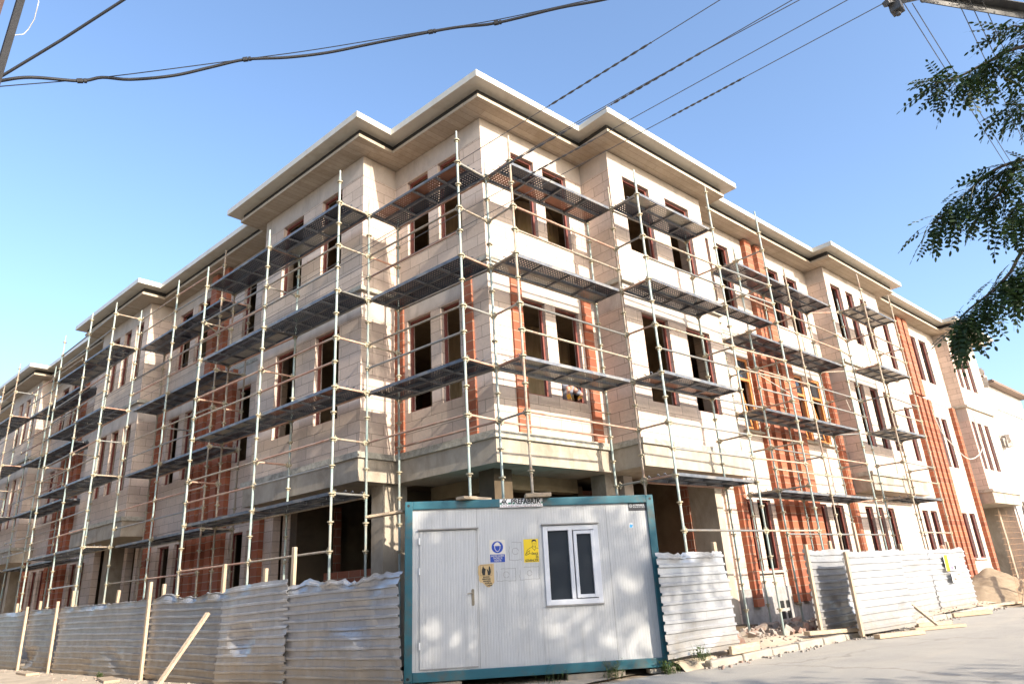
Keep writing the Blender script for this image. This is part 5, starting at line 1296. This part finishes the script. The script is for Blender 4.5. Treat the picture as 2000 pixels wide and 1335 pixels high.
# street trees across the road, behind the camera: they shade the road and the cabin
def street_tree(x, y, zb, zt, rx, ry, n, label, seed, lsz=0.3, skip=None):
    random.seed(seed)
    t = thing('street_tree', (x, y, 0), label, 'tree', 'street trees across the road')
    mb = MB(WW); mb.tube([(x, y, -.1), (x+.1, y, zb*.7), (x-.1, y+.1, (zb+zt)/2), (x, y, zt*.95)], .1, 8, rs=[.2, .15, .1, .03]); 
    cc = []
    for k in range(30):
        th = random.uniform(0, 2*PI); r = math.sqrt(random.random()); h = random.random()
        c_ = V((x+rx*r*math.cos(th)*math.sin(PI*(.12+.8*h))**.6, y+ry*r*math.sin(th)*math.sin(PI*(.12+.8*h))**.6, zb+(zt-zb)*h)); cc.append(c_)
        b = V((x, y, max(zb*.6, c_.z-1.0))); mb.tube([b, b.lerp(c_, .6)+V((0, 0, .2)), c_], .02, 5, rs=[.045, .025, .008])
    mb.build('trunk', MT['bark'], t)
    mb = MB(WW)
    for c_ in cc:
        for i in range(n):
            p = c_+V((random.gauss(0, .5), random.gauss(0, .5), random.gauss(0, .34)))
            a = V((random.uniform(-1, 1), random.uniform(-1, 1), random.uniform(-1, 1))).normalized(); b = a.orthogonal().normalized(); s_ = lsz*random.uniform(.5, 1)
            mb.quad(p-a*s_*.5, p+b*s_*.22, p+a*s_*.5, p-b*s_*.22)
    mb.build('crown', MT['leaf'], t, recalc=False)
street_tree(0.2, -17.5, 1.7, 6.0, 3.6, 3.0, 80, 'tree across the road behind the viewer, shading the road before the cabin', 31)
street_tree(4.5, -21.5, 1.6, 6.2, 2.6, 2.2, 60, 'tree across the road behind the viewer, shading the road further right', 32)
street_tree(-6.2, -14.8, 4.4, 9.4, 4.6, 2.3, 110, 'unseen broad tree added just behind the viewer to shade the cabin', 34)  # added out of view to block sky light from the cabin front
street_tree(0.2, -19.5, 7.9, 11.0, 3.2, 1.8, 150, 'tall tree across the road behind the viewer, dappling the cabin', 33)
# houses on the other side of the left street, behind and beside the viewer
for i, (s0, s1, hh) in enumerate(((-6, 9, 7.0), (10, 24, 8.5), (25, 44, 7.5))):
    hs = thing('street_house', LW((s0+s1)/2, 16, 0), ('plain low house across the left street beside the viewer', 'taller plain house across the left street', 'long plain house farther up across the left street')[i], 'house')
    mb = MB(LW); mb.box(s0, s1, 14.0, 23, -0.1, hh); mb.build('wall', MT['lintel'], hs)
    mb = MB(LW); mb.box(s0-.3, s1+.3, 13.6, 23.4, hh+.002, hh+.25); mb.build('roof', MT['tile'], hs)
for i, (s0, s1, hh) in enumerate(((-24, -9, 6.5), (-8, 6, 7.5), (7.5, 24, 6.8))):
    hs = thing('street_house', ((s0+s1)/2, -33, 0), ('low house across the road, behind the viewer and to the left', 'plain house across the road right behind the viewer', 'long house across the road, behind the viewer and to the right')[i], 'house')
    mb = MB(WW); mb.box(s0, s1, -38, -29, -0.1, hh); mb.build('wall', MT['plaster_grey'], hs)
    mb = MB(WW); mb.box(s0-.3, s1+.3, -38.4, -28.6, hh+.002, hh+.25); mb.build('roof', MT['tile'], hs)
# ------------------------------------------------------------------ weeds by the cabin and kerb
random.seed(9)
def weed(x, y, z, h, n, label):
    mb = MB(WW)
    for k in range(n):
        th = random.uniform(0, 2*PI); lean = random.uniform(.1, .7); hh = h*random.uniform(.4, 1)
        b = V((x+random.gauss(0, h*.25), y+random.gauss(0, h*.25), z)); t_ = b+V((math.cos(th)*lean*hh, math.sin(th)*lean*hh, hh))
        mid = b.lerp(t_, .5)+V((0, 0, hh*.12)); mb.tube([b, mid, t_], .002, 3, rs=[.0035, .0025, .001])
        for j in range(6):
            p = b.lerp(t_, .2+.13*j); a = V((random.uniform(-1, 1), random.uniform(-1, 1), random.uniform(-.2, .6))).normalized(); c_ = a.cross(V((0, 0, 1))).normalized(); s_ = random.uniform(.03, .07)
            mb.quad(p, p+a*s_*.5+c_*s_*.22, p+a*s_, p+a*s_*.5-c_*s_*.22)
    tag(mb.build('weed', MT['weed'], None, origin=V((x, y, z)), recalc=False), label, 'weed', 'weeds by the cabin')
c0 = CW(3.1, 0.10, 0); weed(c0.x, c0.y, 0, .30, 26, 'green weed tuft before the block under the cabin')
c0 = CW(4.0, 0.12, 0); weed(c0.x, c0.y, 0, .24, 44, 'dense low weeds at the lower right corner of the cabin')
weed(1.9, -2.42, 0.12, .28, 30, 'weeds under the near end of the sunlit panel right of the cabin')
c0 = CW(2.2, 0.08, 0); weed(c0.x, c0.y, 0, .34, 9, 'thin dry weed stalks before the cabin bottom beam')
weed(9.5, -2.75, 0.05, .16, 22, 'small weeds at the foot of the diagonal brace')
q = LW(10.2, 2.55, 0); weed(q.x, q.y, 0.02, .14, 18, 'dry weeds at the foot of the long panel')
# ------------------------------------------------------------------ the two workers
def skin(name, J, E, mat, parent=None, lv=1, label=None):
    me = bpy.data.meshes.new(name); keys = list(J)
    me.from_pydata([J[k][0] for k in keys], [(keys.index(a), keys.index(b)) for a, b in E], [])
    me.materials.append(mat); o = bpy.data.objects.new(name, me); COL.objects.link(o)
    sk = o.modifiers.new('skin', 'SKIN'); sk.use_smooth_shade = True
    for i, k in enumerate(keys):
        r = J[k][1]; r = r if isinstance(r, tuple) else (r, r)
        me.skin_vertices[0].data[i].radius = r; me.skin_vertices[0].data[i].use_root = (i == 0)
    ss = o.modifiers.new('smooth', 'SUBSURF'); ss.levels = lv; ss.render_levels = lv+1
    if parent: o.parent = parent
    return o
def person(loc, J, label, extras):
    E = [('hip', 'waist'), ('waist', 'chest'), ('chest', 'neck'), ('neck', 'jaw'), ('jaw', 'crown')]
    for s_ in 'lr':
        E += [('chest', s_+'sh'), (s_+'sh', s_+'el'), (s_+'el', s_+'wr'), (s_+'wr', s_+'palm'), ('hip', s_+'hip'), (s_+'hip', s_+'kn'), (s_+'kn', s_+'an'), (s_+'an', s_+'toe')]
    B = {k: (V(p), r) for k, (p, r) in J.items()}
    # five fingers from each palm
    for s_ in 'lr':
        w, p = B[s_+'wr'][0], B[s_+'palm'][0]; d = (p-w).normalized(); sd = d.cross(V((0.2, .3, 1))).normalized(); nm = sd.cross(d)
        for k, (o_, L) in enumerate(((-.030, .075), (-.010, .085), (.010, .080), (.028, .062))):
            a = p+sd*o_+d*.03; b = a+d*L*.55-nm*.012; c_ = b+d*L*.4-nm*.03
            B[f'{s_}f{k}a'] = (a, .010); B[f'{s_}f{k}b'] = (b, .009); B[f'{s_}f{k}c'] = (c_, .007)
            E += [(s_+'palm', f'{s_}f{k}a'), (f'{s_}f{k}a', f'{s_}f{k}b'), (f'{s_}f{k}b', f'{s_}f{k}c')]
        a = w.lerp(p, .6)-sd*.035; b = a-sd*.025+d*.04-nm*.01
        B[s_+'ta'] = (a, .012); B[s_+'tb'] = (b, .009); E += [(s_+'palm', s_+'ta'), (s_+'ta', s_+'tb')]
    root = skin('person', {'hip': B['hip'], **{k: v for k, v in B.items() if k != 'hip'}}, E, MT['skin'])
    for v_ in root.data.vertices: v_.co -= V(loc)
    root.location = loc
    tag(root, label, 'person')
    for nm, keys, edges, grow, mat in extras:
        D = {k: (B[k][0]-V(loc), (B[k][1] if not isinstance(B[k][1], tuple) else max(B[k][1]))*grow+.004) for k in keys}
        skin(nm, D, edges, MT[mat], root)
    return root, B
def face(root, loc, jaw, crown, fwd, hair=True):
    """nose, ears, eyes and hair on the head of the body"""
    up = (crown-jaw).normalized(); fwd = (fwd-up*fwd.dot(up)).normalized(); sd = up.cross(fwd); c_ = (jaw+crown)/2
    mb = MB(WW); mb.smooth = True
    mb.tube([c_+fwd*.075+up*.03, c_+fwd*.098-up*.015, c_+fwd*.085-up*.022], .012, 6)
    for s_ in (1, -1): mb.tube([c_+sd*s_*.078+up*.025, c_+sd*s_*.09+up*.0, c_+sd*s_*.078-up*.03], .012, 6)
    o = mb.build('face_feature', MT['skin'], root)
    mb = MB(WW)
    for s_ in (1, -1): mb.disc(c_+fwd*.08+sd*s_*.03+up*.02, .008, .006, 6)
    mb.build('eye', MT['hair'], root)
std = [('hip', 'waist'), ('waist', 'chest'), ('chest', 'lsh'), ('chest', 'rsh'), ('lsh', 'lel'), ('rsh', 'rel')]
leg = [('hip', 'lhip'), ('hip', 'rhip'), ('lhip', 'lkn'), ('lkn', 'lan'), ('rhip', 'rkn'), ('rkn', 'ran')]
# worker leaning out of the first floor window, gloved hand on the red frame
W1 = {'hip': ((2.30, .62, 4.92), (.15, .11)), 'waist': ((2.24, .50, 5.08), (.14, .11)), 'chest': ((2.14, .20, 5.24), (.15, .11)), 'neck': ((2.07, .06, 5.30), .055), 'jaw': ((2.05, -.02, 5.30), (.065, .075)), 'crown': ((2.04, -.05, 5.41), (.08, .09)),
      'lsh': ((2.00, .16, 5.26), .065), 'lel': ((1.955, -.06, 5.16), .048), 'lwr': ((1.95, -.045, 5.06), .034), 'lpalm': ((1.97, -.035, 5.005), (.042, .022)),
      'rsh': ((2.28, .12, 5.24), .065), 'rel': ((2.42, .02, 5.10), .048), 'rwr': ((2.34, -.03, 5.03), .034), 'rpalm': ((2.29, -.04, 5.005), (.042, .022)),
      'lhip': ((2.21, .64, 4.85), .10), 'lkn': ((2.20, .60, 4.42), .07), 'lan': ((2.20, .70, 4.04), .045), 'ltoe': ((2.20, .55, 3.99), .04),
      'rhip': ((2.39, .64, 4.85), .10), 'rkn': ((2.40, .60, 4.42), .07), 'ran': ((2.40, .72, 4.04), .045), 'rtoe': ((2.40, .57, 3.99), .04)}
p1, B1 = person((2.3, .6, 3.96), W1, 'worker in pale cap and grey shirt bending out of the window behind the corner deck', [('shirt', ['hip', 'waist', 'chest', 'lsh', 'rsh', 'lel', 'rel'], std, 1.12, 'trouser'), ('trousers', ['hip', 'lhip', 'rhip', 'lkn', 'rkn', 'lan', 'ran'], leg, 1.12, 'trouser'),
    ('glove', ['lwr', 'lpalm', 'lf0a', 'lf0b', 'lf1a', 'lf1b', 'lf2a', 'lf2b', 'lf3a', 'lf3b'], [('lwr', 'lpalm')]+[('lpalm', f'lf{k}a') for k in range(4)]+[(f'lf{k}a', f'lf{k}b') for k in range(4)], 1.25, 'orange'),
    ('glove', ['rwr', 'rpalm', 'rf0a', 'rf0b', 'rf1a', 'rf1b', 'rf2a', 'rf2b', 'rf3a', 'rf3b'], [('rwr', 'rpalm')]+[('rpalm', f'rf{k}a') for k in range(4)]+[(f'rf{k}a', f'rf{k}b') for k in range(4)], 1.25, 'orange'),
    ('cap', ['jaw', 'crown'], [('jaw', 'crown')], 1.1, 'shirt')])
# worker standing behind the far right fence, only his head showing
x, y, z = 18.72, -0.85, 0.17
W2 = {'hip': ((x, y, z+.93), (.16, .11)), 'waist': ((x, y, z+1.10), (.14, .10)), 'chest': ((x, y, z+1.36), (.17, .11)), 'neck': ((x+.01, y, z+1.52), .055), 'jaw': ((x+.03, y-.01, z+1.61), (.07, .08)), 'crown': ((x+.015, y, z+1.72), (.078, .09))}
for s_, q in (('l', -1), ('r', 1)):
    W2.update({s_+'sh': ((x+.02, y+q*.19, z+1.40), .065), s_+'el': ((x+.04, y+q*.25, z+1.10), .048), s_+'wr': ((x+.18, y+q*.20, z+.95), .034), s_+'palm': ((x+.26, y+q*.17, z+.94), (.042, .022)), s_+'hip': ((x, y+q*.09, z+.86), .10), s_+'kn': ((x+.03, y+q*.1, z+.48), .07), s_+'an': ((x-.01, y+q*.1, z+.08), .045), s_+'toe': ((x+.15, y+q*.11, z+.04), .04)})
p2, B2 = person((x, y, z), W2, 'bare-headed worker in grey shirt behind the far right fence panels', [('shirt', ['hip', 'waist', 'chest', 'lsh', 'rsh', 'lel', 'rel'], std, 1.12, 'trouser'), ('trousers', ['hip', 'lhip', 'rhip', 'lkn', 'rkn', 'lan', 'ran'], leg, 1.12, 'trouser')])
face(p2, V((x, y, z)), B2['jaw'][0], B2['crown'][0], V((1, -.2, 0)))

# ------------------------------------------------------------------ camera, sun, sky
cam = bpy.data.cameras.new('Camera'); co = bpy.data.objects.new('Camera', cam); COL.objects.link(co)
cam.sensor_fit = 'HORIZONTAL'; cam.sensor_width = 36.0; cam.lens = 24.203; cam.clip_start = 0.05; cam.clip_end = 2000
co.matrix_world = Matrix.Translation(CAM_P) @ CAM_M.to_4x4()
scene.camera = co
SD = Vector((0.045, -1.0, 0.455)).normalized()
sun = bpy.data.lights.new('Sun', 'SUN'); sun.energy = SUN_E; sun.angle = math.radians(0.53); sun.color = (1.0, 0.91, 0.78)
so = bpy.data.objects.new('Sun', sun); COL.objects.link(so); so.rotation_euler = SD.to_track_quat('Z', 'Y').to_euler(); so.location = (0, -30, 30)
w = bpy.data.worlds.new('World'); scene.world = w; w.use_nodes = True
nt = w.node_tree; bg = nt.nodes['Background']; sky = nt.nodes.new('ShaderNodeTexSky'); sky.sky_type = 'NISHITA'; sky.sun_disc = False
sky.sun_elevation = math.asin(SD.z); sky.sun_rotation = math.atan2(SD.x, SD.y); sky.altitude = 0; sky.air_density = 1.0; sky.dust_density = 2.5; sky.ozone_density = 3.0
nt.links.new(sky.outputs[0], bg.inputs['Color']); bg.inputs['Strength'].default_value = SKY_S
scene.view_settings.view_transform = 'Standard'; scene.view_settings.look = 'None'; scene.view_settings.gamma = 1.0; scene.view_settings.use_curve_mapping = False
scene.view_settings.exposure = EXPO
scene.cycles.max_bounces = 8; scene.cycles.transparent_max_bounces = 12
